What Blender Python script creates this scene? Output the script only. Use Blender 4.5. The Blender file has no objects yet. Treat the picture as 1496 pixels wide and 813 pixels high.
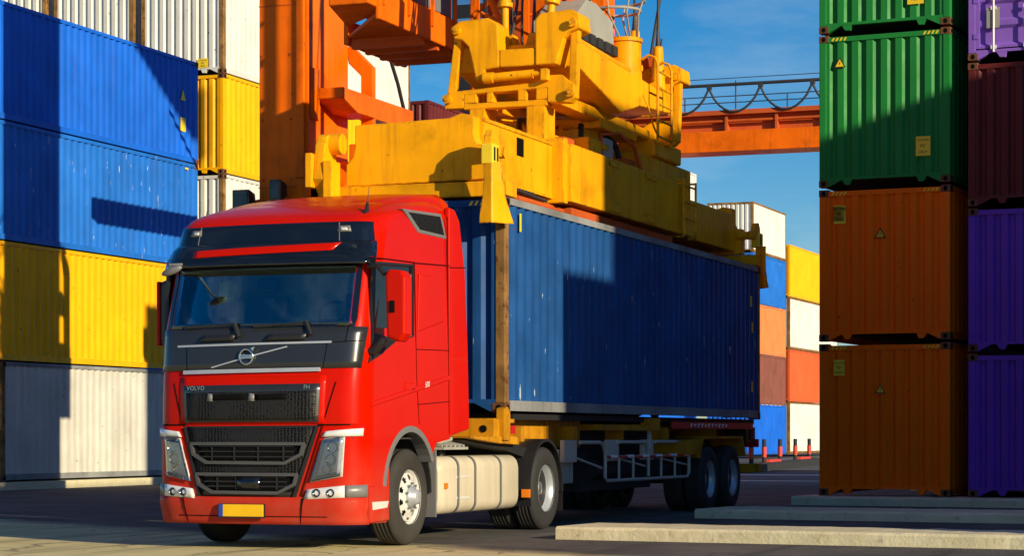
import bpy, bmesh, math, random
from mathutils import Vector, Matrix
random.seed(7)
R = math.radians
SC = bpy.context.scene
COL = SC.collection

# ------------------------------------------------------------------ mesh helper
class MB:
    def __init__(s): s.v = []; s.f = []; s.sm = []
    def add(s, vs, fs, smooth=False):
        b = len(s.v); s.v += [tuple(p) for p in vs]
        for f in fs: s.f.append(tuple(b + i for i in f)); s.sm.append(smooth)
    def box(s, a, b):
        x0, y0, z0 = a; x1, y1, z1 = b
        s.add([(x0,y0,z0),(x1,y0,z0),(x1,y1,z0),(x0,y1,z0),(x0,y0,z1),(x1,y0,z1),(x1,y1,z1),(x0,y1,z1)],
              [(0,3,2,1),(4,5,6,7),(0,1,5,4),(1,2,6,5),(2,3,7,6),(3,0,4,7)])
        return s
    def bar(s, p, q, w, h, up=(0,0,1)):
        p = Vector(p); q = Vector(q); d = (q-p).normalized(); up = Vector(up)
        if abs(d.dot(up)) > .98: up = Vector((0,1,0))
        a = d.cross(up).normalized()*w/2; c = a.cross(d).normalized()*h/2
        vs = [p-a-c,p+a-c,p+a+c,p-a+c,q-a-c,q+a-c,q+a+c,q-a+c]
        s.add(vs, [(0,3,2,1),(4,5,6,7),(0,1,5,4),(1,2,6,5),(2,3,7,6),(3,0,4,7)])
        return s
    def cyl(s, p, q, r1, r2=None, n=16, caps=True, smooth=True):
        r2 = r1 if r2 is None else r2
        p = Vector(p); q = Vector(q); d = (q-p).normalized()
        u = d.orthogonal().normalized(); w = d.cross(u)
        vs = []
        for c, r in ((p,r1),(q,r2)):
            for i in range(n):
                a = 2*math.pi*i/n; vs.append(c + u*math.cos(a)*r + w*math.sin(a)*r)
        s.add(vs, [(i,(i+1)%n,n+(i+1)%n,n+i) for i in range(n)], smooth)
        if caps:
            s.add(vs[:n], [tuple(range(n))[::-1]]); s.add(vs[n:], [tuple(range(n))])
        return s
    def tube(s, pts, r, n=8, closed=False):
        pts = [Vector(p) for p in pts]; m = len(pts); vs = []; pu = None
        for i, p in enumerate(pts):
            if closed: d = pts[(i+1)%m]-pts[i-1]
            else: d = pts[min(i+1,m-1)]-pts[max(i-1,0)]
            d.normalize()
            u = d.orthogonal().normalized() if pu is None else (pu - d*pu.dot(d)).normalized()
            pu = u; w = d.cross(u)
            for k in range(n):
                a = 2*math.pi*k/n; vs.append(p+u*math.cos(a)*r+w*math.sin(a)*r)
        fs = []
        for i in range(m if closed else m-1):
            j = (i+1) % m
            for k in range(n): fs.append((i*n+k, i*n+(k+1)%n, j*n+(k+1)%n, j*n+k))
        s.add(vs, fs, True)
        if not closed:
            s.add(vs[:n], [tuple(range(n))[::-1]]); s.add(vs[-n:], [tuple(range(n))])
        return s
    def prism(s, poly, axis, a, b):
        """poly 2d; axis 'x' poly=(y,z); 'y' poly=(x,z); 'z' poly=(x,y)"""
        def P(p, t):
            return {'x':(t,p[0],p[1]),'y':(p[0],t,p[1]),'z':(p[0],p[1],t)}[axis]
        n = len(poly); vs = [P(p,a) for p in poly]+[P(p,b) for p in poly]
        s.add(vs, [tuple(range(n)), tuple(range(2*n-1,n-1,-1))]+[(i,n+i,n+(i+1)%n,(i+1)%n) for i in range(n)])
        return s
    def lathe(s, prof, c, axis='x', n=32, closed=False, smooth=True):
        """prof [(r,h)] about axis through c"""
        c = Vector(c); m = len(prof); vs = []
        for r, h in prof:
            for i in range(n):
                a = 2*math.pi*i/n; u = r*math.cos(a); w = r*math.sin(a)
                vs.append(c + Vector({'x':(h,u,w),'y':(u,h,w),'z':(u,w,h)}[axis]))
        fs = []
        for j in range(m if closed else m-1):
            k = (j+1) % m
            for i in range(n): fs.append((j*n+i, j*n+(i+1)%n, k*n+(i+1)%n, k*n+i))
        s.add(vs, fs, smooth)
        return s
    def grid(s, rows, smooth=True, skip=None):
        m = len(rows); n = len(rows[0]); vs = [p for r in rows for p in r]
        fs = [(j*n+i, j*n+i+1, (j+1)*n+i+1, (j+1)*n+i) for j in range(m-1) for i in range(n-1) if not (skip and skip(j,i))]
        s.add(vs, fs, smooth); return s
    def build(s, name, mat, parent=None, origin=None, bevel=0, autosm=None, seg=2):
        me = bpy.data.meshes.new(name)
        o = Vector(origin) if origin else Vector((0,0,0))
        me.from_pydata([Vector(v)-o for v in s.v], [], s.f)
        bm = bmesh.new(); bm.from_mesh(me)
        bmesh.ops.recalc_face_normals(bm, faces=bm.faces)
        bm.to_mesh(me); bm.free()
        me.polygons.foreach_set('use_smooth', s.sm)
        me.materials.append(mat)
        ob = bpy.data.objects.new(name, me); COL.objects.link(ob)
        if parent: ob.parent = parent
        if bevel:
            md = ob.modifiers.new('bev','BEVEL'); md.width = bevel; md.segments = seg; md.limit_method = 'ANGLE'; md.angle_limit = R(40)
            md.harden_normals = False
        return ob

def thing(name, loc, label, cat, group=None, rz=0):
    o = bpy.data.objects.new(name, None); COL.objects.link(o); o.location = loc; o.rotation_euler = (0,0,rz)
    o.empty_display_size = .3
    o['label'] = label; o['category'] = cat
    if group: o['group'] = group
    return o
def tag(o, label, cat, group=None):
    o['label'] = label; o['category'] = cat
    if group: o['group'] = group
    return o
def structure(o): o['kind'] = 'structure'; return o
KIDS = {}
def kids(o): return [c for c in bpy.data.objects if c.parent == o]
def copy_tree(o):
    c = o.copy(); COL.objects.link(c)
    for k in kids(o):
        d = k.copy(); COL.objects.link(d); d.parent = c
        for g in kids(k):
            e = g.copy(); COL.objects.link(e); e.parent = d
    return c
def text_mb(body, size, align='CENTER', spacing=1.0, line=1.0):
    cu = bpy.data.curves.new('t','FONT'); cu.body = body; cu.size = size; cu.align_x = align; cu.align_y = 'CENTER'
    cu.extrude = 0.0; cu.space_character = spacing; cu.space_line = line
    ob = bpy.data.objects.new('t', cu); COL.objects.link(ob)
    dg = bpy.context.evaluated_depsgraph_get(); ev = ob.evaluated_get(dg); me = ev.to_mesh()
    vs = [v.co.copy() for v in me.vertices]; fs = [tuple(p.vertices) for p in me.polygons]
    ev.to_mesh_clear(); bpy.data.objects.remove(ob); bpy.data.curves.remove(cu)
    return vs, fs

# ------------------------------------------------------------------ materials
def new_mat(name):
    m = bpy.data.materials.new(name); m.use_nodes = True
    nt = m.node_tree; b = nt.nodes['Principled BSDF']; return m, nt, b
def N(nt, t, **kw):
    n = nt.nodes.new(t)
    for k, v in kw.items(): setattr(n, k, v)
    return n
def plain(name, col, rough=.5, metal=0., coat=0., spec=.5, emit=0):
    m, nt, b = new_mat(name)
    b.inputs['Base Color'].default_value = (*col,1); b.inputs['Roughness'].default_value = rough
    b.inputs['Metallic'].default_value = metal; b.inputs['Coat Weight'].default_value = coat
    b.inputs['Coat Roughness'].default_value = .08
    b.inputs['Specular IOR Level'].default_value = spec
    # gentle tonal variation and fine relief so nothing is perfectly uniform
    tc = N(nt,'ShaderNodeTexCoord'); n1 = N(nt,'ShaderNodeTexNoise'); n1.inputs['Scale'].default_value = 5; n1.inputs['Detail'].default_value = 6
    nt.links.new(tc.outputs['Object'], n1.inputs['Vector'])
    mx = N(nt,'ShaderNodeMix', data_type='RGBA'); mx.inputs['A'].default_value = (*[c*.82 for c in col],1); mx.inputs['B'].default_value = (*[min(1,c*1.12) for c in col],1)
    nt.links.new(n1.outputs['Fac'], mx.inputs['Factor']); nt.links.new(mx.outputs['Result'], b.inputs['Base Color'])
    return m
def paint(name, col, rough=.42, rust=.35, streak=.45, fade=.25, chips=0., chipcol=(.6,.6,.55), coat=0., scale=1., dirt=(.05,.04,.03), bump=.15, spots=0., edge=0.):
    """weathered paint on steel: fading, run-off streaks, rust blooms, chips; pattern shifted per object"""
    m, nt, b = new_mat(name); L = nt.links.new
    tc = N(nt,'ShaderNodeTexCoord'); oi = N(nt,'ShaderNodeObjectInfo')
    off = N(nt,'ShaderNodeVectorMath', operation='MULTIPLY_ADD')
    cmb = N(nt,'ShaderNodeCombineXYZ')
    for i in range(3): L(oi.outputs['Random'], cmb.inputs[i])
    cmb2 = N(nt,'ShaderNodeVectorMath', operation='SCALE'); cmb2.inputs['Scale'].default_value = 37.
    L(cmb.outputs[0], cmb2.inputs[0])
    ad = N(nt,'ShaderNodeVectorMath', operation='ADD'); L(tc.outputs['Object'], ad.inputs[0]); L(cmb2.outputs[0], ad.inputs[1])
    co = ad.outputs[0]
    def noise(sc, det=6, rough=.6, vec=None, dist=0):
        n = N(nt,'ShaderNodeTexNoise'); n.inputs['Scale'].default_value = sc; n.inputs['Detail'].default_value = det; n.inputs['Roughness'].default_value = rough
        n.inputs['Distortion'].default_value = dist
        L(vec or co, n.inputs['Vector']); return n.outputs['Fac']
    def ramp(x, a, bb, lo=0., hi=1.):
        r = N(nt,'ShaderNodeMapRange'); r.inputs['From Min'].default_value = a; r.inputs['From Max'].default_value = bb
        r.inputs['To Min'].default_value = lo; r.inputs['To Max'].default_value = hi; L(x, r.inputs['Value']); return r.outputs[0]
    def mix(f, A, B):
        x = N(nt,'ShaderNodeMix', data_type='RGBA')
        if hasattr(f,'links'): L(f, x.inputs['Factor'])
        for s_, c in (('A',A),('B',B)):
            if hasattr(c,'links'): L(c, x.inputs[s_])
            else: x.inputs[s_].default_value = (*c,1)
        return x.outputs['Result']
    mp = N(nt,'ShaderNodeMapping'); mp.inputs['Scale'].default_value = (7*scale,7*scale,.45*scale); L(co, mp.inputs['Vector'])
    c0 = mix(ramp(noise(.9*scale,5), .3,.7), tuple(c*(1-fade) for c in col), tuple(min(1,c*(1+fade*.7)+.012*fade) for c in col))
    st = ramp(noise(1.,7,.65,mp.outputs[0]), .52,.78,0.,streak)
    c1 = mix(st, c0, dirt)
    ch = None
    if chips:
        mp2 = N(nt,'ShaderNodeMapping'); mp2.inputs['Scale'].default_value = (9,9,1.3); L(co, mp2.inputs['Vector'])
        ch = ramp(noise(2.2,4,.55,mp2.outputs[0],.4), .70-.02*chips,.725-.02*chips)
        c1 = mix(ch, c1, chipcol)
    rs = ramp(noise(2.6*scale,9,.72), .70-.12*rust,.76-.1*rust)
    if spots:
        sp = ramp(noise(11,3,.5), .74-.05*spots,.77-.05*spots)
        mxm = N(nt,'ShaderNodeMath', operation='MAXIMUM'); L(rs, mxm.inputs[0]); L(sp, mxm.inputs[1]); rs = mxm.outputs[0]
    if edge:   # worn, greasy arrises
        bv = N(nt,'ShaderNodeBevel', samples=4); bv.inputs['Radius'].default_value = .035
        ge = N(nt,'ShaderNodeNewGeometry'); dt = N(nt,'ShaderNodeVectorMath', operation='DOT_PRODUCT'); L(bv.outputs[0], dt.inputs[0]); L(ge.outputs['Normal'], dt.inputs[1])
        em_ = ramp(dt.outputs['Value'], .995,.90); nn = ramp(noise(7,6,.7), .46,.60)
        mu_ = N(nt,'ShaderNodeMath', operation='MULTIPLY'); L(em_, mu_.inputs[0]); L(nn, mu_.inputs[1])
        mu2 = N(nt,'ShaderNodeMath', operation='MULTIPLY'); mu2.inputs[1].default_value = edge; L(mu_.outputs[0], mu2.inputs[0])
        mm_ = N(nt,'ShaderNodeMath', operation='MAXIMUM'); L(rs, mm_.inputs[0]); L(mu2.outputs[0], mm_.inputs[1]); rs = mm_.outputs[0]
        c1 = mix(ramp(noise(1.1,6,.65), .54,.72,0.,.65), c1, tuple(c*.38 for c in col))
    rc = mix(noise(14,4), (.055,.02,.008), (.16,.06,.02))
    c2 = mix(rs, c1, rc)
    L(c2, b.inputs['Base Color'])
    ro = N(nt,'ShaderNodeMath', operation='MULTIPLY_ADD'); ro.inputs[1].default_value = .4; ro.inputs[2].default_value = rough; L(rs, ro.inputs[0])
    ro2 = N(nt,'ShaderNodeMath', operation='ADD'); L(ro.outputs[0], ro2.inputs[0]); L(ramp(noise(3.,4), .3,.7,-.07,.12), ro2.inputs[1]); L(ro2.outputs[0], b.inputs['Roughness'])
    b.inputs['Coat Weight'].default_value = coat; b.inputs['Coat Roughness'].default_value = .1; b.inputs['Specular IOR Level'].default_value = .14
    if bump:
        bp = N(nt,'ShaderNodeBump'); bp.inputs['Strength'].default_value = bump; bp.inputs['Distance'].default_value = .012
        sm = N(nt,'ShaderNodeMath', operation='MULTIPLY_ADD'); sm.inputs[1].default_value = -.5; L(rs, sm.inputs[0]); L(noise(5.,5), sm.inputs[2])
        L(sm.outputs[0], bp.inputs['Height']); L(bp.outputs[0], b.inputs['Normal'])
    return m

M = {}
M['blue']   = paint('container_blue', (.008,.125,.66), rust=.05, streak=.35, fade=.18)
M['blue2']  = paint('container_blue_worn', (.014,.15,.60), rust=.1, streak=.35, fade=.2, chips=.4)
M['yellow'] = paint('container_yellow', (.90,.44,.001), rust=.22, streak=.4, fade=.12, dirt=(.25,.12,.02), spots=.5)
M['white']  = paint('container_white', (.66,.66,.62), rust=.3, streak=.3, fade=.12, dirt=(.3,.22,.12), spots=.8)
M['grey']   = paint('container_grey', (.56,.55,.50), rust=.3, streak=.4, fade=.15, dirt=(.15,.11,.07), spots=.5)
M['orange'] = paint('container_orange', (1.0,.15,.0), rust=.1, streak=.12, fade=.06, dirt=(.2,.04,.005), spots=.3)
M['salmon'] = paint('container_salmon', (.70,.22,.07), rust=.2, streak=.3, fade=.15)
M['redor']  = paint('container_red_orange', (.70,.11,.03), rust=.15, streak=.3, fade=.15)
M['green']  = paint('container_green', (.016,.22,.045), rust=.15, streak=.3, fade=.12, dirt=(.01,.05,.02))
M['purple'] = paint('container_purple', (.16,.04,.46), rust=.1, streak=.3, fade=.12)
M['violet'] = paint('container_violet', (.24,.12,.56), rust=.1, streak=.25, fade=.12)
M['maroon'] = paint('container_maroon', (.13,.018,.018), rust=.2, streak=.35, fade=.2)
M['brown']  = paint('container_brown', (.22,.075,.055), rust=.2, streak=.35, fade=.2)
M['truckblue'] = paint('container_deep_blue', (.010,.068,.235), rust=.12, streak=.5, fade=.3, chips=.35, chipcol=(.35,.42,.48), dirt=(.01,.03,.09))
M['rustpost'] = paint('rusty_post', (.26,.14,.045), rust=1.35, streak=.85, fade=.5, rough=.7, bump=.5, scale=2.2, dirt=(.04,.02,.01), spots=1.)
M['railgrey'] = paint('worn_rail', (.24,.25,.26), rust=.4, streak=.4, fade=.4, rough=.65)
M['casting'] = paint('casting_steel', (.16,.07,.035), rust=.6, streak=.5, fade=.4, rough=.7)
M['craneorange'] = paint('crane_orange', (.84,.145,.0), rust=.22, streak=.45, fade=.18, rough=.42, dirt=(.22,.03,.0), spots=.4, edge=.6)
M['craneyellow'] = paint('crane_yellow', (.88,.38,.001), rust=.24, streak=.6, fade=.2, rough=.42, dirt=(.16,.07,.01), spots=.4, edge=.9)
M['traileryel'] = paint('trailer_yellow', (.50,.22,.006), rust=.5, streak=.7, fade=.3, dirt=(.05,.025,.01), edge=.9)
M['gantryred'] = paint('gantry_red_orange', (.55,.10,.02), rust=.25, streak=.35, fade=.2)
M['cabgrey'] = plain('dark_interior', (.03,.03,.032), .7)
M['black']  = plain('black_plastic', (.016,.016,.018), .42)
M['panel']  = plain('black_panel', (.022,.024,.027), .28, coat=.4)
M['gloss']  = plain('black_gloss', (.006,.008,.012), .08, coat=.6)
M['rubber'] = plain('rubber', (.022,.022,.022), .78)
M['tyredust'] = paint('tyre_rubber', (.045,.042,.038), rust=0, streak=.0, fade=.35, rough=.75, bump=.25)
M['void']   = plain('void', (.004,.004,.004), .9, spec=.1)
M['chrome'] = plain('chrome', (.75,.75,.76), .12, metal=1)
M['steel']  = plain('steel_grey', (.34,.34,.35), .4, metal=.8)
M['trim']   = plain('grey_trim', (.17,.17,.175), .35)
M['rimw']   = plain('rim_white', (.60,.60,.58), .42)
M['rimg']   = plain('rim_silver', (.42,.45,.50), .35, metal=.3)
M['tank']   = paint('fuel_tank', (.56,.50,.38), rust=0, streak=.3, fade=.14, rough=.36, dirt=(.25,.19,.11), bump=.08)
M['guard']  = plain('guard_tube', (.48,.44,.38), .5)
M['dark']   = plain('chassis_dark', (.014,.014,.015), .6)
M['plate']  = plain('plate_yellow', (.90,.52,.004), .4)
M['platebl']= plain('plate_blue', (.02,.07,.45), .4)
M['sticker']= plain('sticker_yellow', (.88,.62,.02), .5)
M['ink']    = plain('ink', (.015,.013,.01), .6)
M['whitep'] = plain('white_letter', (.8,.8,.8), .4)
M['amber']  = plain('amber_lens', (.85,.22,.01), .25, coat=.5)
M['redlens']= plain('red_lens', (.55,.015,.012), .25, coat=.5)
M['redband']= plain('red_band', (.62,.03,.025), .5)
M['redblock']= plain('red_block', (.62,.05,.02), .55)
M['rope']   = plain('rope', (.03,.03,.032), .6)
M['mirror'] = plain('mirror_glass', (.8,.8,.8), .03, metal=1)
M['galv']   = paint('galvanised', (.34,.34,.31), rust=.1, streak=.3, fade=.2, rough=.45)
M['trim2'] = plain('dark_grey_trim', (.075,.075,.08), .38)
M['silver'] = plain('silver_strip', (.50,.52,.55), .3, metal=.35)
M['seam'] = plain('seam_dark_red', (.10,.003,.002), .6, spec=.1)  # dark red of the side panel joints
M['lampsilver'] = plain('lamp_silver', (.86,.87,.88), .2, metal=.25)
M['seat']   = plain('seat_fabric', (.16,.17,.18), .8)
M['curtain']= plain('curtain', (.46,.56,.56), .8)
M['hivis']  = plain('hivis', (.55,.50,.04), .7)

def red_paint():
    m, nt, b = new_mat('truck_red'); L = nt.links.new
    tc = N(nt,'ShaderNodeTexCoord'); n1 = N(nt,'ShaderNodeTexNoise'); n1.inputs['Scale'].default_value = 1.6; n1.inputs['Detail'].default_value = 7
    L(tc.outputs['Object'], n1.inputs['Vector'])
    sx = N(nt,'ShaderNodeSeparateXYZ'); L(tc.outputs['Object'], sx.inputs[0])
    mx = N(nt,'ShaderNodeMix', data_type='RGBA'); mx.inputs['A'].default_value = (.48,.006,.0,1); mx.inputs['B'].default_value = (.56,.008,.0,1)
    L(n1.outputs['Fac'], mx.inputs['Factor'])
    # road dust, thicker low on the body and broken up by noise
    mr = N(nt,'ShaderNodeMapRange'); mr.inputs['From Min'].default_value = 1.1; mr.inputs['From Max'].default_value = .25; mr.inputs['To Max'].default_value = .55; L(sx.outputs['Z'], mr.inputs['Value'])
    n2 = N(nt,'ShaderNodeTexNoise'); n2.inputs['Scale'].default_value = 6; n2.inputs['Detail'].default_value = 8; L(tc.outputs['Object'], n2.inputs['Vector'])
    mu = N(nt,'ShaderNodeMath', operation='MULTIPLY'); L(mr.outputs[0], mu.inputs[0]); L(n2.outputs['Fac'], mu.inputs[1])
    m2 = N(nt,'ShaderNodeMix', data_type='RGBA'); L(mu.outputs[0], m2.inputs['Factor']); L(mx.outputs['Result'], m2.inputs['A']); m2.inputs['B'].default_value = (.26,.15,.09,1)
    L(m2.outputs['Result'], b.inputs['Base Color'])
    b.inputs['Roughness'].default_value = .32; b.inputs['Specular IOR Level'].default_value = .06; b.inputs['Coat Weight'].default_value = .14; b.inputs['Coat Roughness'].default_value = .03
    ra = N(nt,'ShaderNodeMath', operation='ADD'); ra.inputs[1].default_value = .28; L(mu.outputs[0], ra.inputs[0]); L(ra.outputs[0], b.inputs['Roughness'])
    return m
M['red'] = red_paint()
def glass(name, tint, refl=.12):
    m, nt, b = new_mat(name); L = nt.links.new; nt.nodes.remove(b)
    out = nt.nodes['Material Output']
    t = N(nt,'ShaderNodeBsdfTransparent'); t.inputs['Color'].default_value = (*tint,1)
    g = N(nt,'ShaderNodeBsdfGlossy'); g.inputs['Roughness'].default_value = .02; g.inputs['Color'].default_value = (.9,.95,1,1)
    f = N(nt,'ShaderNodeFresnel'); f.inputs['IOR'].default_value = 1.5
    a = N(nt,'ShaderNodeMath', operation='MULTIPLY_ADD'); a.inputs[1].default_value = .9; a.inputs[2].default_value = refl; L(f.outputs[0], a.inputs[0])
    mx = N(nt,'ShaderNodeMixShader'); L(a.outputs[0], mx.inputs[0]); L(t.outputs[0], mx.inputs[1]); L(g.outputs[0], mx.inputs[2]); L(mx.outputs[0], out.inputs['Surface'])
    return m
M['glass'] = glass('windscreen_glass', (.78,.90,.86), .12)
M['glassd'] = glass('side_glass', (.12,.13,.13), .03)
M['lens'] = glass('lamp_lens', (.85,.87,.9), .06)

def grille_mat():
    m, nt, b = new_mat('grille_mesh'); L = nt.links.new
    tc = N(nt,'ShaderNodeTexCoord'); mp = N(nt,'ShaderNodeMapping'); mp.inputs['Scale'].default_value = (26,26,40); L(tc.outputs['Object'], mp.inputs['Vector'])
    vo = N(nt,'ShaderNodeTexVoronoi'); vo.inputs['Scale'].default_value = 1.; vo.inputs['Randomness'].default_value = .25; L(mp.outputs[0], vo.inputs['Vector'])
    r = N(nt,'ShaderNodeMapRange'); r.inputs['From Min'].default_value = .2; r.inputs['From Max'].default_value = .5; L(vo.outputs['Distance'], r.inputs['Value'])
    mx = N(nt,'ShaderNodeMix', data_type='RGBA'); mx.inputs['A'].default_value = (.001,.001,.001,1); mx.inputs['B'].default_value = (.016,.016,.017,1); L(r.outputs[0], mx.inputs['Factor'])
    L(mx.outputs['Result'], b.inputs['Base Color']); b.inputs['Roughness'].default_value = .5; b.inputs['Specular IOR Level'].default_value = .25
    bp = N(nt,'ShaderNodeBump'); bp.inputs['Strength'].default_value = .8; bp.inputs['Distance'].default_value = .01; L(r.outputs[0], bp.inputs['Height']); L(bp.outputs[0], b.inputs['Normal'])
    return m
M['grille'] = grille_mat()
def concrete_mat(name, c1, c2, stain):
    m, nt, b = new_mat(name); L = nt.links.new
    tc = N(nt,'ShaderNodeTexCoord')
    def noise(s, d=8, r=.65):
        n = N(nt,'ShaderNodeTexNoise'); n.inputs['Scale'].default_value = s; n.inputs['Detail'].default_value = d; n.inputs['Roughness'].default_value = r; L(tc.outputs['Object'], n.inputs['Vector']); return n.outputs['Fac']
    mx = N(nt,'ShaderNodeMix', data_type='RGBA'); mx.inputs['A'].default_value = (*c1,1); mx.inputs['B'].default_value = (*c2,1)
    r0 = N(nt,'ShaderNodeMapRange'); r0.inputs['From Min'].default_value = .3; r0.inputs['From Max'].default_value = .7; L(noise(2.2), r0.inputs['Value']); L(r0.outputs[0], mx.inputs['Factor'])
    r = N(nt,'ShaderNodeMapRange'); r.inputs['From Min'].default_value = .57; r.inputs['From Max'].default_value = .72; r.inputs['To Max'].default_value = .8; L(noise(6,10,.75), r.inputs['Value'])
    m2 = N(nt,'ShaderNodeMix', data_type='RGBA'); L(r.outputs[0], m2.inputs['Factor']); L(mx.outputs['Result'], m2.inputs['A']); m2.inputs['B'].default_value = (*stain,1)
    L(m2.outputs['Result'], b.inputs['Base Color']); b.inputs['Roughness'].default_value = .9
    bp = N(nt,'ShaderNodeBump'); bp.inputs['Strength'].default_value = .6; bp.inputs['Distance'].default_value = .02; L(noise(14,8,.7), bp.inputs['Height']); L(bp.outputs[0], b.inputs['Normal'])
    return m
M['concrete'] = concrete_mat('kerb_concrete', (.58,.52,.32), (.74,.68,.46), (.26,.21,.12))
def ground_mat():
    m, nt, b = new_mat('yard_ground'); L = nt.links.new
    tc = N(nt,'ShaderNodeTexCoord')
    def noise(s, d=8, r=.62, sc=None, dist=0):
        n = N(nt,'ShaderNodeTexNoise'); n.inputs['Scale'].default_value = s; n.inputs['Detail'].default_value = d; n.inputs['Roughness'].default_value = r; n.inputs['Distortion'].default_value = dist
        v = tc.outputs['Object']
        if sc:
            mp = N(nt,'ShaderNodeMapping'); mp.inputs['Scale'].default_value = sc[0]; mp.inputs['Rotation'].default_value = (0,0,sc[1]); L(v, mp.inputs['Vector']); v = mp.outputs[0]
        L(v, n.inputs['Vector']); return n.outputs['Fac']
    def mr(x, a, bb, lo=0, hi=1):
        r = N(nt,'ShaderNodeMapRange'); r.inputs['From Min'].default_value = a; r.inputs['From Max'].default_value = bb; r.inputs['To Min'].default_value = lo; r.inputs['To Max'].default_value = hi; L(x, r.inputs['Value']); return r.outputs[0]
    def mix(f, A, B):
        x = N(nt,'ShaderNodeMix', data_type='RGBA'); L(f, x.inputs['Factor'])
        for s_, c in (('A',A),('B',B)):
            if hasattr(c,'links'): L(c, x.inputs[s_])
            else: x.inputs[s_].default_value = (*c,1)
        return x.outputs['Result']
    c = mix(mr(noise(.35,6), .35,.65), (.64,.53,.24), (.80,.69,.35))
    # sandy drifts and long tyre sweeps
    c = mix(mr(noise(1.,6,.6,((.22,2.2,1),R(-14)),.6), .52,.72,0,.55), c, (.78,.70,.42))
    c = mix(mr(noise(1.,6,.6,((.16,1.6,1),R(8)),.8), .55,.75,0,.6), c, (.40,.34,.19))
    # shade painted in: asphalt-dark tone behind the diagonal shadow edge, bright sand before it
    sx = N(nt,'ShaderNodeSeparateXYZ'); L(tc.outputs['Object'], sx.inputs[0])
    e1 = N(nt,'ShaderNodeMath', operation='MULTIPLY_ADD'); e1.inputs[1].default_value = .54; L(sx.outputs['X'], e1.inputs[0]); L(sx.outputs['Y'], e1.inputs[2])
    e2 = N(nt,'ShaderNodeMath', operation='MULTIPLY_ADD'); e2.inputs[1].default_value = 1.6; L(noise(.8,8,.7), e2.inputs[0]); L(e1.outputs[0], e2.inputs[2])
    shade_asphalt = mix(mr(noise(.6,10,.7), .3,.7), (.05,.047,.046), (.16,.15,.135))
    c = mix(mr(e2.outputs[0], 17.4, 18.3), c, shade_asphalt)
    # tyre tracks along the lane, oil spots, crack network
    c = mix(mr(noise(1.,5,.6,((2.6,.10,1),R(3)),.3), .55,.68,0,.55), c, (.05,.045,.04))
    c = mix(mr(noise(.9,5,.55,((1,1,1),0),1.2), .66,.72,0,.75), c, (.035,.03,.026))
    vo = N(nt,'ShaderNodeTexVoronoi', feature='DISTANCE_TO_EDGE'); vo.inputs['Scale'].default_value = .55
    wv = N(nt,'ShaderNodeVectorMath', operation='MULTIPLY_ADD'); nz = N(nt,'ShaderNodeTexNoise'); nz.inputs['Scale'].default_value = 1.5; nz.inputs['Detail'].default_value = 5; L(tc.outputs['Object'], nz.inputs['Vector'])
    L(nz.outputs['Color'], wv.inputs[0]); wv.inputs[1].default_value = (.9,.9,0); L(tc.outputs['Object'], wv.inputs[2]); L(wv.outputs[0], vo.inputs['Vector'])
    c = mix(mr(vo.outputs['Distance'], .0,.012,.7,0), c, (.05,.045,.035))
    c = mix(mr(noise(9,6,.7), .60,.74,0,.55), c, (.10,.08,.05))
    L(c, b.inputs['Base Color']); b.inputs['Roughness'].default_value = .92; b.inputs['Specular IOR Level'].default_value = .25
    bp = N(nt,'ShaderNodeBump'); bp.inputs['Strength'].default_value = .5; bp.inputs['Distance'].default_value = .03
    a = N(nt,'ShaderNodeMath', operation='ADD'); L(noise(30,6,.7), a.inputs[0]); L(noise(3,6,.6), a.inputs[1]); L(a.outputs[0], bp.inputs['Height']); L(bp.outputs[0], b.inputs['Normal'])
    return m
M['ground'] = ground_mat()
def asphalt_mat():
    m, nt, b = new_mat('asphalt'); L = nt.links.new
    tc = N(nt,'ShaderNodeTexCoord'); n = N(nt,'ShaderNodeTexNoise'); n.inputs['Scale'].default_value = .5; n.inputs['Detail'].default_value = 10; n.inputs['Roughness'].default_value = .7; L(tc.outputs['Object'], n.inputs['Vector'])
    mx = N(nt,'ShaderNodeMix', data_type='RGBA'); mx.inputs['A'].default_value = (.05,.05,.055,1); mx.inputs['B'].default_value = (.10,.095,.095,1); L(n.outputs['Fac'], mx.inputs['Factor']); L(mx.outputs['Result'], b.inputs['Base Color']); b.inputs['Roughness'].default_value = .85
    return m
M['asphalt'] = asphalt_mat()
M['palestrip'] = paint('pale_coat', (.62,.60,.55), rust=0, streak=.5, fade=.3, rough=.8)
M['paving'] = concrete_mat('far_paving', (.22,.21,.20), (.30,.29,.27), (.12,.11,.10))
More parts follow.
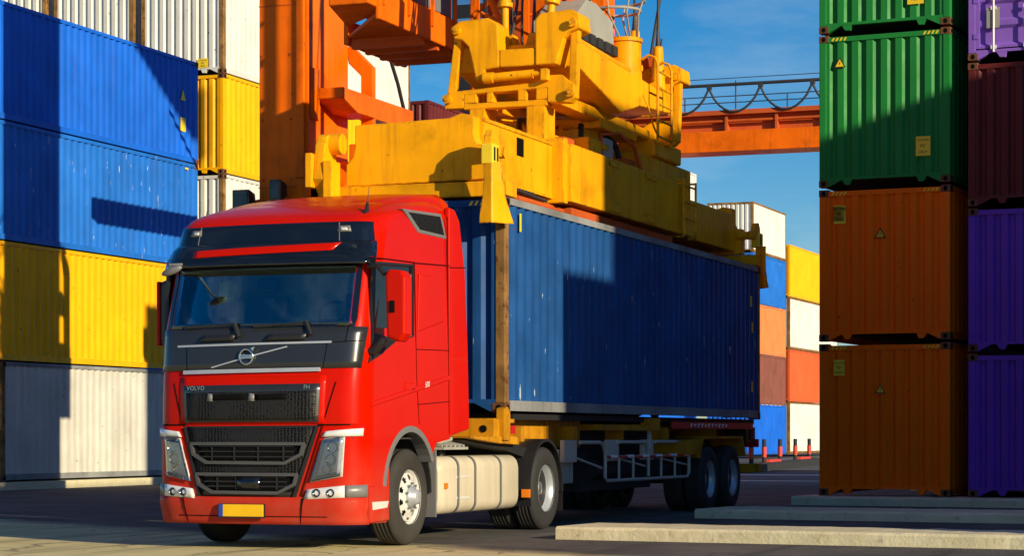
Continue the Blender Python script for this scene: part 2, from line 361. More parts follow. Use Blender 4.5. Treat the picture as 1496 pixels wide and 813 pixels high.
# ------------------------------------------------------------------ containers
def corr_pts(a, b, pitch, depth, flat, slope):
    n = max(1, round((b-a)/pitch)); p = (b-a)/n; k = p/pitch
    pts = [(a, 0.)]
    for i in range(n):
        s = a+i*p
        pts += [(s+flat*k/2, 0.), (s+(flat/2+slope)*k, depth), (s+p-(flat/2+slope)*k, depth), (s+p-flat*k/2, 0.)]
    pts.append((b, 0.)); return pts
def corr_sheet(mb, axis, sgn, pos, pts, z0, z1):
    """axis 'x': sheet on plane x=pos (outward sgn), t along y; axis 'y' likewise"""
    rows = []
    for z in (z0, z1):
        rows.append([((pos - sgn*d, t, z) if axis == 'x' else (t, pos - sgn*d, z)) for t, d in pts])
    mb.grid(rows, smooth=False)
def casting(mb, hole, cx, cy, cz, sx, sy, sz):
    """corner casting box; near-black ovals paint the shaded slots on its end and side faces"""
    wx, wy, wz = .17, .178, .118
    x0, x1 = sorted((cx, cx - sx*wx)); y0, y1 = sorted((cy, cy - sy*wy)); z0, z1 = sorted((cz, cz - sz*wz))
    mb.box((x0,y0,z0),(x1,y1,z1))
    zc = (z0+z1)/2
    def oval(w, h): return [(w*math.cos(2*math.pi*i/10), h*math.sin(2*math.pi*i/10)) for i in range(10)]
    xc, yc = (x0+x1)/2, (y0+y1)/2
    hole.prism([(xc+a, zc+b) for a, b in oval(.036,.042)], 'y', cy+sy*.003, cy-sy*.05)  # near-black plug stands proud, imitating the dark inside of the slot
    hole.prism([(yc+a, zc+b) for a, b in oval(.05,.042)], 'x', cx+sx*.003, cx-sx*.05)
PROTO = {}
def make_container(L, H, W, mat, name, near_end='corr', far=False, post=None, rail=None, hazard=False):
    root = thing(name, (0,0,0), '', 'shipping container')
    mat = M[mat]; pm = M[post] if post else mat; rm = M[rail] if rail else mat
    w = W/2
    side = corr_pts(.13, L-.13, .278, .036, .072, .068)
    for s in (-1, 1):
        mb = MB(); corr_sheet(mb, 'x', s, s*(w-.012), side, .15, H-.085); mb.build('side_panel', mat, root)
    end = corr_pts(-w+.13, w-.13, .25, .045, .11, .045)
    mb = MB()
    if near_end == 'corr': corr_sheet(mb, 'y', -1, .02, end, .16, H-.11)
    elif near_end == 'door': pass
    if near_end == 'corr': mb.build('end_panel', mat, root)
    mb = MB(); corr_sheet(mb, 'y', 1, L-.02, end, .16, H-.11); mb.build('end_panel', mat, root)
    mb = MB(); mb.box((-w+.05,.05,H-.05),(w-.05,L-.05,H-.03)); mb.build('roof', mat, root)
    mb = MB(); mb.box((-w+.05,.05,.125),(w-.05,L-.05,.15)); mb.build('floor', M['dark'], root)
    if far:
        f = MB()
        for s in (-1,1):
            for y in (0, L):
                y0, y1 = (0,.13) if y == 0 else (L-.13, L)
                x0, x1 = sorted((s*w, s*(w-.13))); f.box((x0,y0,0),(x1,y1,H))
            x0, x1 = sorted((s*w, s*(w-.06)))
            f.box((x0,.13,0.02),(x1,L-.13,.15)); f.box((x0,.13,H-.085),(x1,L-.13,H))
        for y0, y1 in ((0.005,.10),(L-.10,L-.005)):
            f.box((-w+.13,y0,.09),(w-.13,y1,.16)); f.box((-w+.13,y0,H-.11),(w-.13,y1,H-.01))
        f.build('frame', pm, root)
    else:
        for s in (-1,1):
            for y in (0,1):
                y0, y1 = (0.006,.15) if y == 0 else (L-.15, L-.006)
                x0, x1 = sorted((s*(w-.006), s*(w-.13)))
                MB().box((x0,y0,.118),(x1,y1,H-.118)).build('corner_post', pm, root, bevel=.012)
            x0, x1 = sorted((s*(w-.002), s*(w-.06)))
            b = MB(); b.box((x0,.178,.025),(x1,L-.178,.15))
            b.build('bottom_rail', rm, root)
            MB().box((x0,.178,H-.085),(x1,L-.178,H-.004)).build('top_rail', rm, root)
        for y, g in ((0,1),(L,-1)):
            y0, y1 = sorted((y+g*.006, y+g*.10))
            MB().box((-w+.17,y0,H-.112),(w-.17,y1,H-.03)).build('end_header', mat, root)
            b = MB(); b.box((-w+.13,y0,.118),(w-.13,y1,.165))
            for s in (-1,1):
                b.prism([(s*(w-.17),.118),(s*(w-.17),.005),(s*(w-.22),.03),(s*(w-.40),.118)], 'y', y0, y1-.01*g if g>0 else y1)
                b.prism([(s*.56,.118),(s*.74,.118),(s*.68,.03),(s*.60,.03)], 'y', y0+.004, y1)
            b.build('end_sill', mat, root)
        for sx in (-1,1):
            for y, sy in ((0,-1),(L,1)):
                for z, sz in ((0,-1),(H,1)):
                    cs = MB(); ho = MB(); casting(cs, ho, sx*w, y, z, sx, sy, sz)
                    c = cs.build('corner_casting', M['casting'], root, bevel=.008)
                    if y == 0: ho.build('slot_plug', M['void'], c)
        if hazard:
            for s in (-1,1):
                b = MB()
                for k in range(4):
                    x = s*(w-.24-.07*k)
                    b.prism([(x-.02,H-.098),(x+.012,H-.098),(x+.044,H-.045),(x+.012,H-.045)], 'y', .0005, .008)
                b.build('hazard_stripe', M['sticker'], root)
    if near_end == 'door':
        for s in (-1,1):
            x0, x1 = sorted((s*.012, s*(w-.13)))
            d = MB()
            n = 5; h0, h1 = .19, H-.13
            prof = [(h0,0)]
            for k in range(n):
                a = h0+(h1-h0)*(k+.10)/n; b = h0+(h1-h0)*(k+.9)/n
                prof += [(a,0),(a+.05,.04),(b-.05,.04),(b,0)]
            prof.append((h1,0))
            ix0, ix1 = x0+.07, x1-.07
            d.grid([[(ix0,.03+e,z) for z,e in prof],[(ix1,.03+e,z) for z,e in prof]], smooth=False)
            d.box((x0,.012,h0),(ix0,.06,h1)); d.box((ix1,.012,h0),(x1,.06,h1))
            dr = d.build('door', mat, root)
            for xr in (.22, .72):
                b = MB(); b.cyl((s*(xr*(w-.13)),-.012,.12),(s*(xr*(w-.13)),-.012,H-.08),.018,n=10)
                for z in (.2,.85,1.3,1.9,H-.2): b.box((s*xr*(w-.13)-.045,-.022,z-.03),(s*xr*(w-.13)+.045,.015,z+.03))
                b.build('locking_bar', M['whitep'], dr)
            b = MB()
            for k,z in ((0,1.05),(1,1.2)): b.bar((s*.22*(w-.13),-.03,z),(s*.66*(w-.13),-.03,z+.02),.02,.03)
            b.build('handle', M['whitep'], dr)
            b = MB()
            for z in (.35,.95,1.6,2.15): b.box((s*(w-.15)-.05,-.006,z),(s*(w-.15)+.03,.012,z+.09))
            b.build('hinge', mat, dr)
    return root
def container(pos, L=12.19, H=2.591, W=2.438, mat='blue', label='', group=None, rz=0, name='shipping_container', **kw):
    key = (L,H,W,mat,name,tuple(sorted(kw.items())))
    if key in PROTO: o = copy_tree(PROTO[key])
    else: o = PROTO[key] = make_container(L,H,W,mat,name,**kw)
    o.location = pos; o.rotation_euler = (0,0,rz)
    o['label'] = label; o['category'] = 'shipping container'
    if group: o['group'] = group
    elif 'group' in o.keys(): del o['group']
    return o
def put_text(body, size, mat, parent, name, place, spacing=1., line=.9):
    vs, fs = text_mb(body, size, spacing=spacing, line=line)
    mb = MB(); mb.add([place(v.x, v.y) for v in vs], fs); return mb.build(name, mat, parent)
def end_sign(root, x, z, w=.19, h=.27, y=-.003, txt="CAUTION\n9'6\"\nHIGH", sunk=.0):
    y += sunk
    s = MB().box((x-w/2,y-.004,z-h/2),(x+w/2,y,z+h/2)).build('caution_sign', M['sticker'], root)
    lines = txt.split('\n')
    for i, t in enumerate(lines):
        sz = [.052,.075,.062][i]
        put_text(t, sz, M['ink'], s, 'lettering', lambda a,b: (x+a, y-.006, z+h*(.30-.30*i)+b), spacing=.9)
def triangle(root, x, z, r=.11, y=-.003):
    b = MB(); b.prism([(x-r*.87,z-r*.5),(x+r*.87,z-r*.5),(x,z+r)], 'y', y-.003, y)
    t = b.build('warning_triangle', M['ink'], root)
    b = MB(); q = r*.72; b.prism([(x-q*.87,z-q*.5),(x+q*.87,z-q*.5),(x,z+q)], 'y', y-.006, y-.003); b.build('triangle_face', M['sticker'], t)
    b = MB(); b.prism([(x-.008,z-.025),(x+.014,z+.015),(x+.003,z+.013),(x+.010,z+.05),(x-.014,z+.005),(x-.002,z+.006)], 'y', y-.008, y-.006); b.build('lightning_mark', M['ink'], t)
def side_sign(root, y, z, xw, w=.18, h=.26, name='caution_sign'):
    return MB().box((xw-.002,y-w/2,z-h/2),(xw+.004,y+w/2,z+h/2)).build(name, M['sticker'], root)

# --- wall of stacked containers on the left of the yard
WX = -27.35 - 1.219
wall = 'containers of the near left wall'
Z0 = .19
c = container((WX,41.35,Z0), mat='grey', label='pale grey ribbed container at the bottom of the left wall, streaked with rust', group=wall, post='rustpost', rail='railgrey')
c = container((WX,37.9-.1,Z0+2.60), mat='yellow', label='yellow container between the pale grey and the blue ones in the left wall', group=wall)
c = container((WX,37.88,Z0+5.20), mat='blue2', label='scuffed lower blue container of the left wall, resting on the yellow one', group=wall)
side_sign(c, 11.6, 2.44, 1.219, .16, .05, 'hazard_stripe')
c = container((WX,37.90,Z0+7.80), H=2.57, mat='blue', label='clean blue container on top of the left wall, yellow stickers near its end', group=wall)
side_sign(c, 11.42, .92, 1.207, .26, .34)
tb = MB(); tb.prism([(11.30,1.52),(11.54,1.52),(11.42,1.78)], 'x', 1.2, 1.211); tb.build('warning_triangle', M['sticker'], c)
# second stack of the same row
row2 = 'containers of the far left wall'
WX2 = -27.45 - 1.219
for i, (mt, lb, H_) in enumerate([('brown','brown container at ground level behind the gantry leg',2.591),('blue','blue container low in the stack behind the gantry leg',2.591),
      ('white','dull white container under the yellow one beside the gantry leg',2.591),('yellow','bright yellow container between two white ones beside the gantry leg',2.591),('white','white container topmost of the stack behind the orange gantry leg',2.591)]):
    c = container((WX2,51.6,.15+2.6*i), mat=mt, label=lb, group=row2, post='rustpost' if mt=='white' else None, far=(i<2))
    if i == 4: end_sign(c, .62, .28, .30, .24, txt="CAUTION\n9'6\"\nHIGH")
for x, lb in ((-30.1-1.219,'white container end above the blue wall, beside the white one with the yellow sticker'),(-32.75-1.219,'white container end with rusty posts, in the very top left corner')):
    container((x,51.6,.15+2.6*4), mat='white', label=lb, group='white containers rising above the left wall', post='rustpost')
    for k in range(4):
        container((x,51.6,.15+2.6*k), mat='brown', label='brown container in a lower tier behind the left wall', group='containers stacked behind the left wall', far=True)
# third stack of the row: dull red boxes seen beyond the gantry leg
for k in range(4):
    container((WX2,65.2,.15+2.9*k), H=2.896, mat='maroon', label='dull red container in the stack beyond the gantry leg' if k<3 else 'dull red container topmost behind the spreader, its roof edge against the sky', group=row2, far=True)
# fourth: tall stack whose white top shows under the crane girder
for k, mt in enumerate(('blue','brown','white','orange','white')):
    container((-28-1.219,85.4,.15+2.55*k), mat=mt, label='white container topmost in the stack under the far crane girder' if k==4 else mt+' container in the tall stack behind the spreader', group=row2, far=True)
# far stacks at the end of the lane
XC = -29.1-1.219
far = 'far containers at the end of the lane'
for k, (mt, lb) in enumerate([('blue','dark blue container at the foot of the far stack behind the trailer'),('brown','brown container second from the ground in the far stack behind the trailer'),('salmon','pale orange container in the middle of the far stack behind the trailer'),
        ('blue2','bright blue container under the white one in the far stack behind the trailer'),('white','white container with a grey end on top of the far stack behind the trailer')]):
    container((XC,111.9,.18+2.6*k), L=7.0, mat=mt, label=lb, group=far, far=True, post='rustpost' if k==4 else None, near_end='corr')
for k, (mt, lb) in enumerate([('white','white container at ground level beside the orange stack, far down the lane'),('redor','red orange container between two white ones, far down the lane'),('white','white container between the yellow and the red orange ones, far down the lane'),('yellow','bright yellow container topmost beside the orange and green stack, far down the lane')]):
    container((-29.5-1.219,121.4,.15+2.9*k), H=2.885, mat=mt, label=lb, group=far, far=True, post='rustpost' if k in (0,2) else None)

# --- right hand stacks, standing on the concrete beams; the whole block is turned a few degrees
RZ = R(-4.3)
HR = 2.6
def rot(p, o):
    c, s = math.cos(RZ), math.sin(RZ); return (o[0]+c*p[0]-s*p[1], o[1]+s*p[0]+c*p[1], p[2])
O1 = (-8.72, 37.98)
right = 'containers of the right hand stacks'
W1 = 2.285
hz = dict(hazard=True, rail=None)
for k, (mt, lb) in enumerate([('orange','orange container at the bottom of the stack beside the trailer'),('orange','second orange container, directly under the green ones'),('green','green container standing on the orange ones, half in shadow'),('green','uppermost green container, cut off by the top of the picture')]):
    o = container(rot((W1/2,0,.15+(HR+.045)*k), O1), H=HR, W=W1, mat=mt, label=lb, group=right, rz=RZ, hazard=True)
    if k == 0: end_sign(o, -.78, 2.19, .19, .27); triangle(o, -.06, 1.80, .105)
    if k == 1: end_sign(o, -.77, 2.16, .21, .30); triangle(o, -.06, 1.80, .115)
    if k == 2: end_sign(o, .68, .62, .25, .33); triangle(o, -.77, 2.10, .12)
    if k == 3: end_sign(o, .55, .58, .28, .40)
O2 = (-6.15,37.78)
for k, (mt, lb, e) in enumerate([('purple','purple container at the bottom right, on the concrete beam','corr'),('purple','purple container second from the ground at the right edge','corr'),('maroon','dark red container between the purple ones at the right edge','corr'),('violet','violet container with white locking bars in the top right corner','door')]):
    o = container(rot((1.219,0,.15+2.43*k), O2), H=2.39, mat=mt, label=lb, group=right, rz=RZ, near_end=e)
    if k == 3:
        s = MB().box((-.90,-.006,.52),(-.69,.012,.86)).build('data_plate', M['galv'], o)
# more of the same yard to the right, outside the picture, whose shadows fall into it
for j in range(2):
    for k in range(3):
        container((5.2+1.219, 19.7+12.5*j, .15+2.73*k), H=2.72, mat='maroon', label='dark red container in a row outside the right of the picture', group='stacks outside the right of the picture', far=True)
for j in range(3):
    for k in range(5):
        container((11.5+1.219, 18.5+12.5*j, .15+2.6*k), mat='blue', label='blue container in a tall row outside the right of the picture', group='stacks outside the right of the picture', far=True)

# --- ground, road, beams
bx = MB(); n = 40
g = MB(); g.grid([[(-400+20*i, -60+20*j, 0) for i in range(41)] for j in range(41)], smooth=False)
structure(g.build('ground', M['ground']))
structure(MB().box((-26.2,72,.0),(-9.0,74.0,.004)).build('pale_strip', M['palestrip']))  # flat pale strip across the lane
r = MB(); r.add([(-27.0,52,.004),(-9.4,52,.004),(-9.4,104,.004),(-27.0,104,.004)],[(0,1,2,3)]); structure(r.build('road', M['asphalt']))
for k, y0 in enumerate((56.2, 64.5)):
    r = MB(); r.add([(-26.5,y0,.008),(-9.6,y0,.008),(-9.6,y0+.9+.8*k,.008),(-26.5,y0+.9+.8*k,.008)],[(0,1,2,3)]); structure(r.build('pale_strip', M['palestrip']))  # two more flat pale strips
r = MB(); r.add([(-27,104.2,.004),(-5,104.2,.004),(-5,135,.004),(-27,135,.004)],[(0,1,2,3)]); structure(r.build('pavement', M['paving']))
# footing kerb under the left wall
w_ = MB().box((-29.9,30,0),(-27.15,54,.17)).build('container_footing', M['concrete']); tag(w_, 'low concrete footing under the left container wall', 'footing')
def beam(o, L, d, h, label):
    """cast concrete bearer: worn, slightly uneven edges"""
    rnd = random.Random(label); mb = MB(); n = 90; rows = []
    for i in range(n+1):
        x = L*i/n; j = lambda a: rnd.uniform(-a,a)
        hh = h+j(.003)
        cp = .03 if rnd.random() < .06 else 0
        rows.append([(x,0+j(.004),-.02),(x,.006+j(.004)+cp*.4,hh-.03+j(.005)-cp*.6),(x,.035+j(.006)+cp*.6,hh-cp*.2),(x,d/2,hh+j(.004)),(x,d-.03,hh+j(.004)),(x,d,hh-.03),(x,d,-.02)])
    mb.grid(rows, smooth=False); mb.add(rows[0],[tuple(range(7))]); mb.add(rows[-1],[tuple(range(7))])
    ob = mb.build('concrete_beam', M['concrete']); ob.location = (o[0],o[1],0); ob.rotation_euler = (0,0,R(-4.9)); 
    tag(ob, label, 'concrete beam', 'concrete beams the containers stand on'); return ob
beam((-8.55,24.02), 16, 1.28, .147, 'sunlit concrete beam lowest in the picture, pitted along its face')
beam((-8.88,30.85), 16, 1.5, .135, 'shaded concrete beam between the sunlit one and the orange stack')
beam((-9.05,37.35), 16, 1.3, .147, 'shaded concrete beam directly under the orange and purple stacks')
beam((-8.95,47.6), 14, 1.3, .145, 'concrete beam under the far end of the orange stack')
# delineator posts along a low barrier far down the lane
dl = 'marker posts across the far lane'
for i, (x, y) in enumerate([(-18.58,71.2),(-19.5,76.5),(-19.95,80.6),(-20.75,86.3),(-21.2,90.6)]):
    t = thing('marker_post', (x,y,0), ['marker post nearest the trailer wheels, with a red band','marker post left of the first red block','marker post right of the first red block','marker post left of the second red block','marker post at the edge of the orange stack'][i], 'marker post', dl)
    MB().cyl((x,y,0),(x,y,1.05),.075,n=10).build('post', M['rubber'], t, origin=(x,y,0))
    MB().cyl((x,y,.42),(x,y,.78),.085,n=10).build('reflective_band', M['redblock'], t, origin=(x,y,0))
for i, (p, q) in enumerate([((-19.62,77.3),(-19.87,79.8)),((-20.85,87.1),(-21.1,89.8))]):
    b = MB(); d = Vector((q[0]-p[0],q[1]-p[1],0)); 
    b.bar((p[0],p[1],.18),(q[0],q[1],.18),.34,.30)
    tag(b.build('barrier_block', M['redblock'], None, bevel=.04), ['red barrier block nearer the trailer, between two marker posts','red barrier block next to the orange stack, between two marker posts'][i], 'barrier', 'red barrier blocks across the far lane')
k_ = MB(); k_.bar((-18.2,68,.12),(-21.4,93,.12),.9,.24); tag(k_.build('kerb', M['rubber']), 'long low black kerb carrying the marker posts', 'kerb')
# ------------------------------------------------------------------ tractor unit
TX, TY = -10.78, 20.78
truck = thing('lorry_tractor', (TX,TY,0), 'red lorry cab and tractor with a black grille, pulling the blue container', 'lorry')
LV = [ # z, front y, half width, corner radius, corner depth, bulge, back y
 (.27,.05,1.22,.26,.30,.10,2.48),(.45,.0,1.25,.26,.30,.10,2.48),(.70,.0,1.25,.26,.30,.10,2.48),(1.0,.0,1.25,.25,.30,.10,2.48),(1.28,.0,1.25,.24,.30,.10,2.48),
 (1.55,.005,1.25,.24,.30,.10,2.48),(1.75,.02,1.25,.23,.29,.10,2.48),(1.85,.04,1.25,.22,.28,.10,2.48),(2.13,.085,1.25,.20,.26,.10,2.48),(2.30,.12,1.247,.18,.24,.10,2.48),
 (2.62,.22,1.243,.18,.24,.10,2.48),(2.96,.33,1.238,.18,.24,.10,2.48),(3.17,.37,1.235,.20,.26,.11,2.48),(3.40,.42,1.228,.24,.30,.12,2.48),(3.49,.52,1.222,.30,.36,.13,2.48),
 (3.56,.70,1.212,.34,.42,.14,2.48),(3.64,1.0,1.19,.36,.46,.14,2.48),(3.71,1.35,1.155,.38,.48,.14,2.48),(3.78,1.78,1.09,.40,.40,.12,2.48),(3.83,2.15,.98,.40,.28,.10,2.48),(3.86,2.42,.80,.36,.05,.01,2.48)]
def lev(z):
    z = min(max(z, LV[0][0]), LV[-1][0])
    for a, b in zip(LV, LV[1:]):
        if z <= b[0]:
            t = (z-a[0])/(b[0]-a[0]); return [a[i]+(b[i]-a[i])*t for i in range(7)]
def F(x, z):
    _, yf, hw, r, d, bu, yb = lev(z)
    ax = min(abs(x), hw); y = yf + bu*(min(ax,hw-r*.0)/hw)**2
    t = ax-(hw-r)
    if t > 0: y += d*(1-math.sqrt(max(0,1-(t/r)**2)))
    return y
CORN = [0,18,36,52,66,78,90]
def outline(z):
    _, yf, hw, r, d, bu, yb = lev(z)
    half = [ (hw-r)*f for f in (0,.2,.4,.6,.8,1.)] + [hw-r+r*math.sin(R(a)) for a in CORN[1:]]
    pts = [(x, F(x,z)) for x in half]
    y0 = pts[-1][1]
    ys = [max(y, y0+.01*(i+1)) for i, y in enumerate((.42,.80,1.36,2.0))] + [yb]
    right = pts + [(hw, min(y, yb)) for y in ys]
    left = [(-x,y) for x,y in right[:0:-1]]
    return [(x,y,z) for x,y in left+right]
NF = 6+6  # front points per half
zs = [.27,.45,.58,.70,.85,1.0,1.14,1.28,1.42,1.55,1.65,1.75,1.85,2.0,2.13,2.22,2.30,2.46,2.62,2.79,2.955,3.06,3.17,3.29,3.40,3.445,3.49,3.525,3.56,3.60,3.64,3.675,3.71,3.745,3.78,3.83,3.86]
rows = [outline(z) for z in zs]; NC = len(rows[0]); MID = NC//2
def cabskip(j, i):
    z0 = zs[j]
    k = i-MID if i >= MID else MID-1-i       # columns counted from the middle outwards
    if 2.295 <= z0 < 2.95 and k < 5: return True                 # windscreen opening
    if z0 < 1.27 and k >= 13: return True                        # wheel arch and under the cab (y > .8)
    if 2.29 <= z0 < 2.95 and k in (12,13): return True           # door window opening (y .42 to 1.36)
    return False
cab = MB(); cab.grid(rows, smooth=True, skip=cabskip)
top = rows[-1]; cab.add(top, [tuple(range(NC))])
for r0, r1, z in zip(rows, rows[1:], zs):
    if z >= 1.14: cab.add([r0[0], r0[-1], r1[-1], r1[0]], [(0,1,2,3)])
def arc(cy, cz, r, a0, a1, n=14): return [(cy+r*math.cos(R(a0+(a1-a0)*i/n)), cz+r*math.sin(R(a0+(a1-a0)*i/n))) for i in range(n+1)]
AC = (1.37,.55)
for s in (-1,1):
    x0, x1 = sorted((s*1.20, s*1.2495))
    ar = arc(*AC, .70, 175, 35)
    cab.prism([(.795,1.285),(.795,.60)] + [p for p in ar if p[0] > .70] + [(2.10,1.10),(2.48,1.14),(2.48,1.285)], 'x', x0, x1)
cabo = cab.build('cab', M['red'], truck)
for s in (-1,1):
    x0, x1 = sorted((s*1.10, s*1.262)); outer = arc(*AC,.735,178,30,18); inner = arc(*AC,.665,178,30,18)
    a = MB(); a.prism(outer+inner[::-1], 'x', x0, x1); a.build('wheel_arch_trim', M['trim'], truck, bevel=.01)
    a = MB(); a.prism(arc(*AC,.70,180,0,18)+arc(*AC,.67,0,180,18), 'x', s*.55, s*1.2); a.build('wheel_housing', M['dark'], truck)
    a = MB(); a.box((min(s*.62,s*1.24),2.085,.28),(max(s*.62,s*1.24),2.115,1.02)); a.build('mudflap', M['trim'] if s>0 else M['dark'], truck)
MB().box((-1.15,.12,1.14),(1.15,2.44,1.16)).build('cab_floor', M['cabgrey'], truck)

def patch(name, c, off, mat, parent=truck, nx=14, nz=6, thick=.03, offt=None, bevel=0):
    """curved plate lying on the cab front; c = bl, br, tr, tl as (x, z)"""
    bl, br, tr, tl = c; f, b = [], []
    for j in range(nz+1):
        v = j/nz; rf, rb = [], []
        o = off + ((offt-off)*v if offt is not None else 0) if not callable(off) else 0
        for i in range(nx+1):
            u = i/nx
            x = (bl[0]*(1-u)+br[0]*u)*(1-v)+(tl[0]*(1-u)+tr[0]*u)*v
            z = (bl[1]*(1-u)+br[1]*u)*(1-v)+(tl[1]*(1-u)+tr[1]*u)*v
            if callable(off): o = off(z)
            y = F(x,z); ax = abs(x); _,_,hw,r,_,_,_ = lev(z); t = max(0,(ax-(hw-r))/r); sgn = 1 if x > 0 else -1
            rf.append((x+sgn*o*t, y-o*(1-.6*t), z)); rb.append((x, y+thick, z))
        f.append(rf); b.append(rb)
    mb = MB(); mb.grid(f); mb.grid(b)
    mb.grid([f[0],b[0]],False); mb.grid([f[-1],b[-1]],False); mb.grid([[r[0] for r in f],[r[0] for r in b]],False); mb.grid([[r[-1] for r in f],[r[-1] for r in b]],False)
    o = mb.build(name, mat, parent)
    bm = bmesh.new(); bm.from_mesh(o.data); bmesh.ops.remove_doubles(bm, verts=bm.verts, dist=1e-5); bmesh.ops.recalc_face_normals(bm, faces=bm.faces); bm.to_mesh(o.data); bm.free()
    return o
def strip(name, pts, w, off, mat, parent=truck, h=.012):
    """narrow raised line following the cab front through (x, z) points"""
    mb = MB(); P = []
    for (x0,z0),(x1,z1) in zip(pts, pts[1:]):
        for i in range(8): t = i/8; P.append((x0+(x1-x0)*t, z0+(z1-z0)*t))
    P.append(pts[-1])
    rows = []
    for k in range(len(P)):
        a = P[max(k-1,0)]; b = P[min(k+1,len(P)-1)]; d = math.hypot(b[0]-a[0], b[1]-a[1]); nx_, nz_ = -(b[1]-a[1])/d*w/2, (b[0]-a[0])/d*w/2
        x, z = P[k]; q = []
        for sx, oo in ((-1,-h),(-1,off),(1,off),(1,-h)):
            xx, zz = x+sx*nx_, z+sx*nz_; q.append((xx, F(xx,zz)-oo, zz))
        rows.append(q)
    mb.grid(rows, smooth=False); mb.add(rows[0],[(0,1,2,3)]); mb.add(rows[-1],[(0,1,2,3)])
    return mb.build(name, mat, parent)

# black front panel between windscreen and bonnet lid, with bright strips and round emblem
fp = patch('front_panel', [(-1.19,1.855),(1.19,1.875),(1.22,2.30),(-1.20,2.295)], .012, M['panel'], nx=40)
strip('seam', [(-.80,1.86),(-.83,2.13)], .006, .016, M['void'], fp); strip('seam', [(.83,1.87),(.86,2.14)], .006, .016, M['void'], fp)
strip('seam', [(.93,2.14),(1.2,2.155)], .008, .016, M['void'], fp); strip('seam', [(1.05,2.14),(1.07,2.30)], .006, .016, M['void'], fp)
strip('bright_strip', [(-.95,2.118),(.90,2.142)], .022, .022, M['silver'], fp)
strip('bright_strip', [(-.84,1.842),(.80,1.860)], .040, .03, M['silver'], fp)
strip('bright_strip', [(-.47,1.888),(.42,2.098)], .014, .022, M['silver'], fp)
em = MB(); ring = []
ec = (-.03,1.998)
em.tube([(ec[0]+.078*math.cos(2*math.pi*i/28), F(ec[0],ec[1])-.03, ec[1]+.078*math.sin(2*math.pi*i/28)) for i in range(28)], .013, 8, True)
em.prism([(ec[0]+.055,ec[1]+.085),(ec[0]+.105,ec[1]+.105),(ec[0]+.085,ec[1]+.055)], 'y', F(*ec)-.042, F(*ec)-.02)
em.box((ec[0]-.085,F(*ec)-.045,ec[1]-.019),(ec[0]+.085,F(*ec)-.028,ec[1]+.019))
emo = em.build('round_emblem', M['chrome'], fp)
put_text('VOLVO', .034, M['platebl'], emo, 'lettering', lambda a,b: (ec[0]+a, F(*ec)-.047, ec[1]+b))
# bonnet lid, grilles
def seam(pts, w=.009): return strip('panel_gap', pts, w, .004, M['void'], truck, .02)
patch('bonnet_lid', [(-.86,1.30),(.86,1.30),(.87,1.80),(-.88,1.79)], .010, M['red'], nx=20)
ug = patch('upper_grille', [(-.80,1.315),(.80,1.32),(.815,1.715),(-.825,1.70)], .020, M['panel'])
patch('mesh', [(-.765,1.335),(.765,1.34),(.775,1.64),(-.785,1.625)], .026, M['grille'], ug)
for a, b in ((-.49,.02),(.10,.46)): patch('air_slot', [(a,1.545),(b,1.55),(b-.01,1.615),(a,1.605)], .030, M['void'], ug, nx=6, nz=1)
for a in (-.50,.02): patch('latch', [(a,1.535),(a+.075,1.535),(a+.07,1.61),(a+.01,1.62)], .036, M['trim'], ug, nx=2, nz=1)
put_text('VOLVO', .062, M['chrome'], ug, 'lettering', lambda a,b: (-.655+a, F(-.65,1.67)-.030, 1.672+b), spacing=1.15)
put_text('FH', .062, M['chrome'], ug, 'lettering', lambda a,b: (.675+a, F(.675,1.672)-.030, 1.676+b))
lg = patch('lower_grille', [(-.56,.478),(.50,.478),(.795,1.285),(-.80,1.275)], .008, M['panel'])
patch('mesh', [(-.60,.60),(.575,.60),(.765,1.262),(-.77,1.255)], .014, M['grille'], lg)
strip('grille_edge', [(-.795,1.27),(-.60,.53),(-.44,.487),(.36,.482),(.53,.52),(.79,1.28)], .030, .03, M['black'], lg)
for (za, zb, zc, xl, xr) in ((1.095,.985,.895,-.70,.655),(.778,.675,.588,-.63,.58)):
    d = xr-xl
    patch('air_opening', [(xl+.16,zc+.03),(xr-.20,zc+.03),(xr-.03,za-.02),(xl+.03,za-.02)], .020, M['void'], lg)
    for k in range(3):
        z = zc+.065+(za-zc-.07)*k/2.4
        strip('slat', [(xl+.10,z),(xr-.12,z)], .014, .032, M['black'], lg)
    for k in range(4):
        x = xl+.27+(d-.5)*k/3
        strip('slat', [(x,zc+.03),(x,za-.02)], .016, .034, M['black'], lg)
    strip('bar_surround', [(xr,za),(xr-.03,zb),(xr-.21,zc),(xl+.20,zc+.005),(xl+.03,zb),(xl,za),(xr,za)], .032, .055, M['trim2'], lg)
patch('radar_box', [(-.10,.62),(.16,.62),(.16,.755),(-.10,.755)], .045, M['gloss'], lg, nx=3, nz=1)
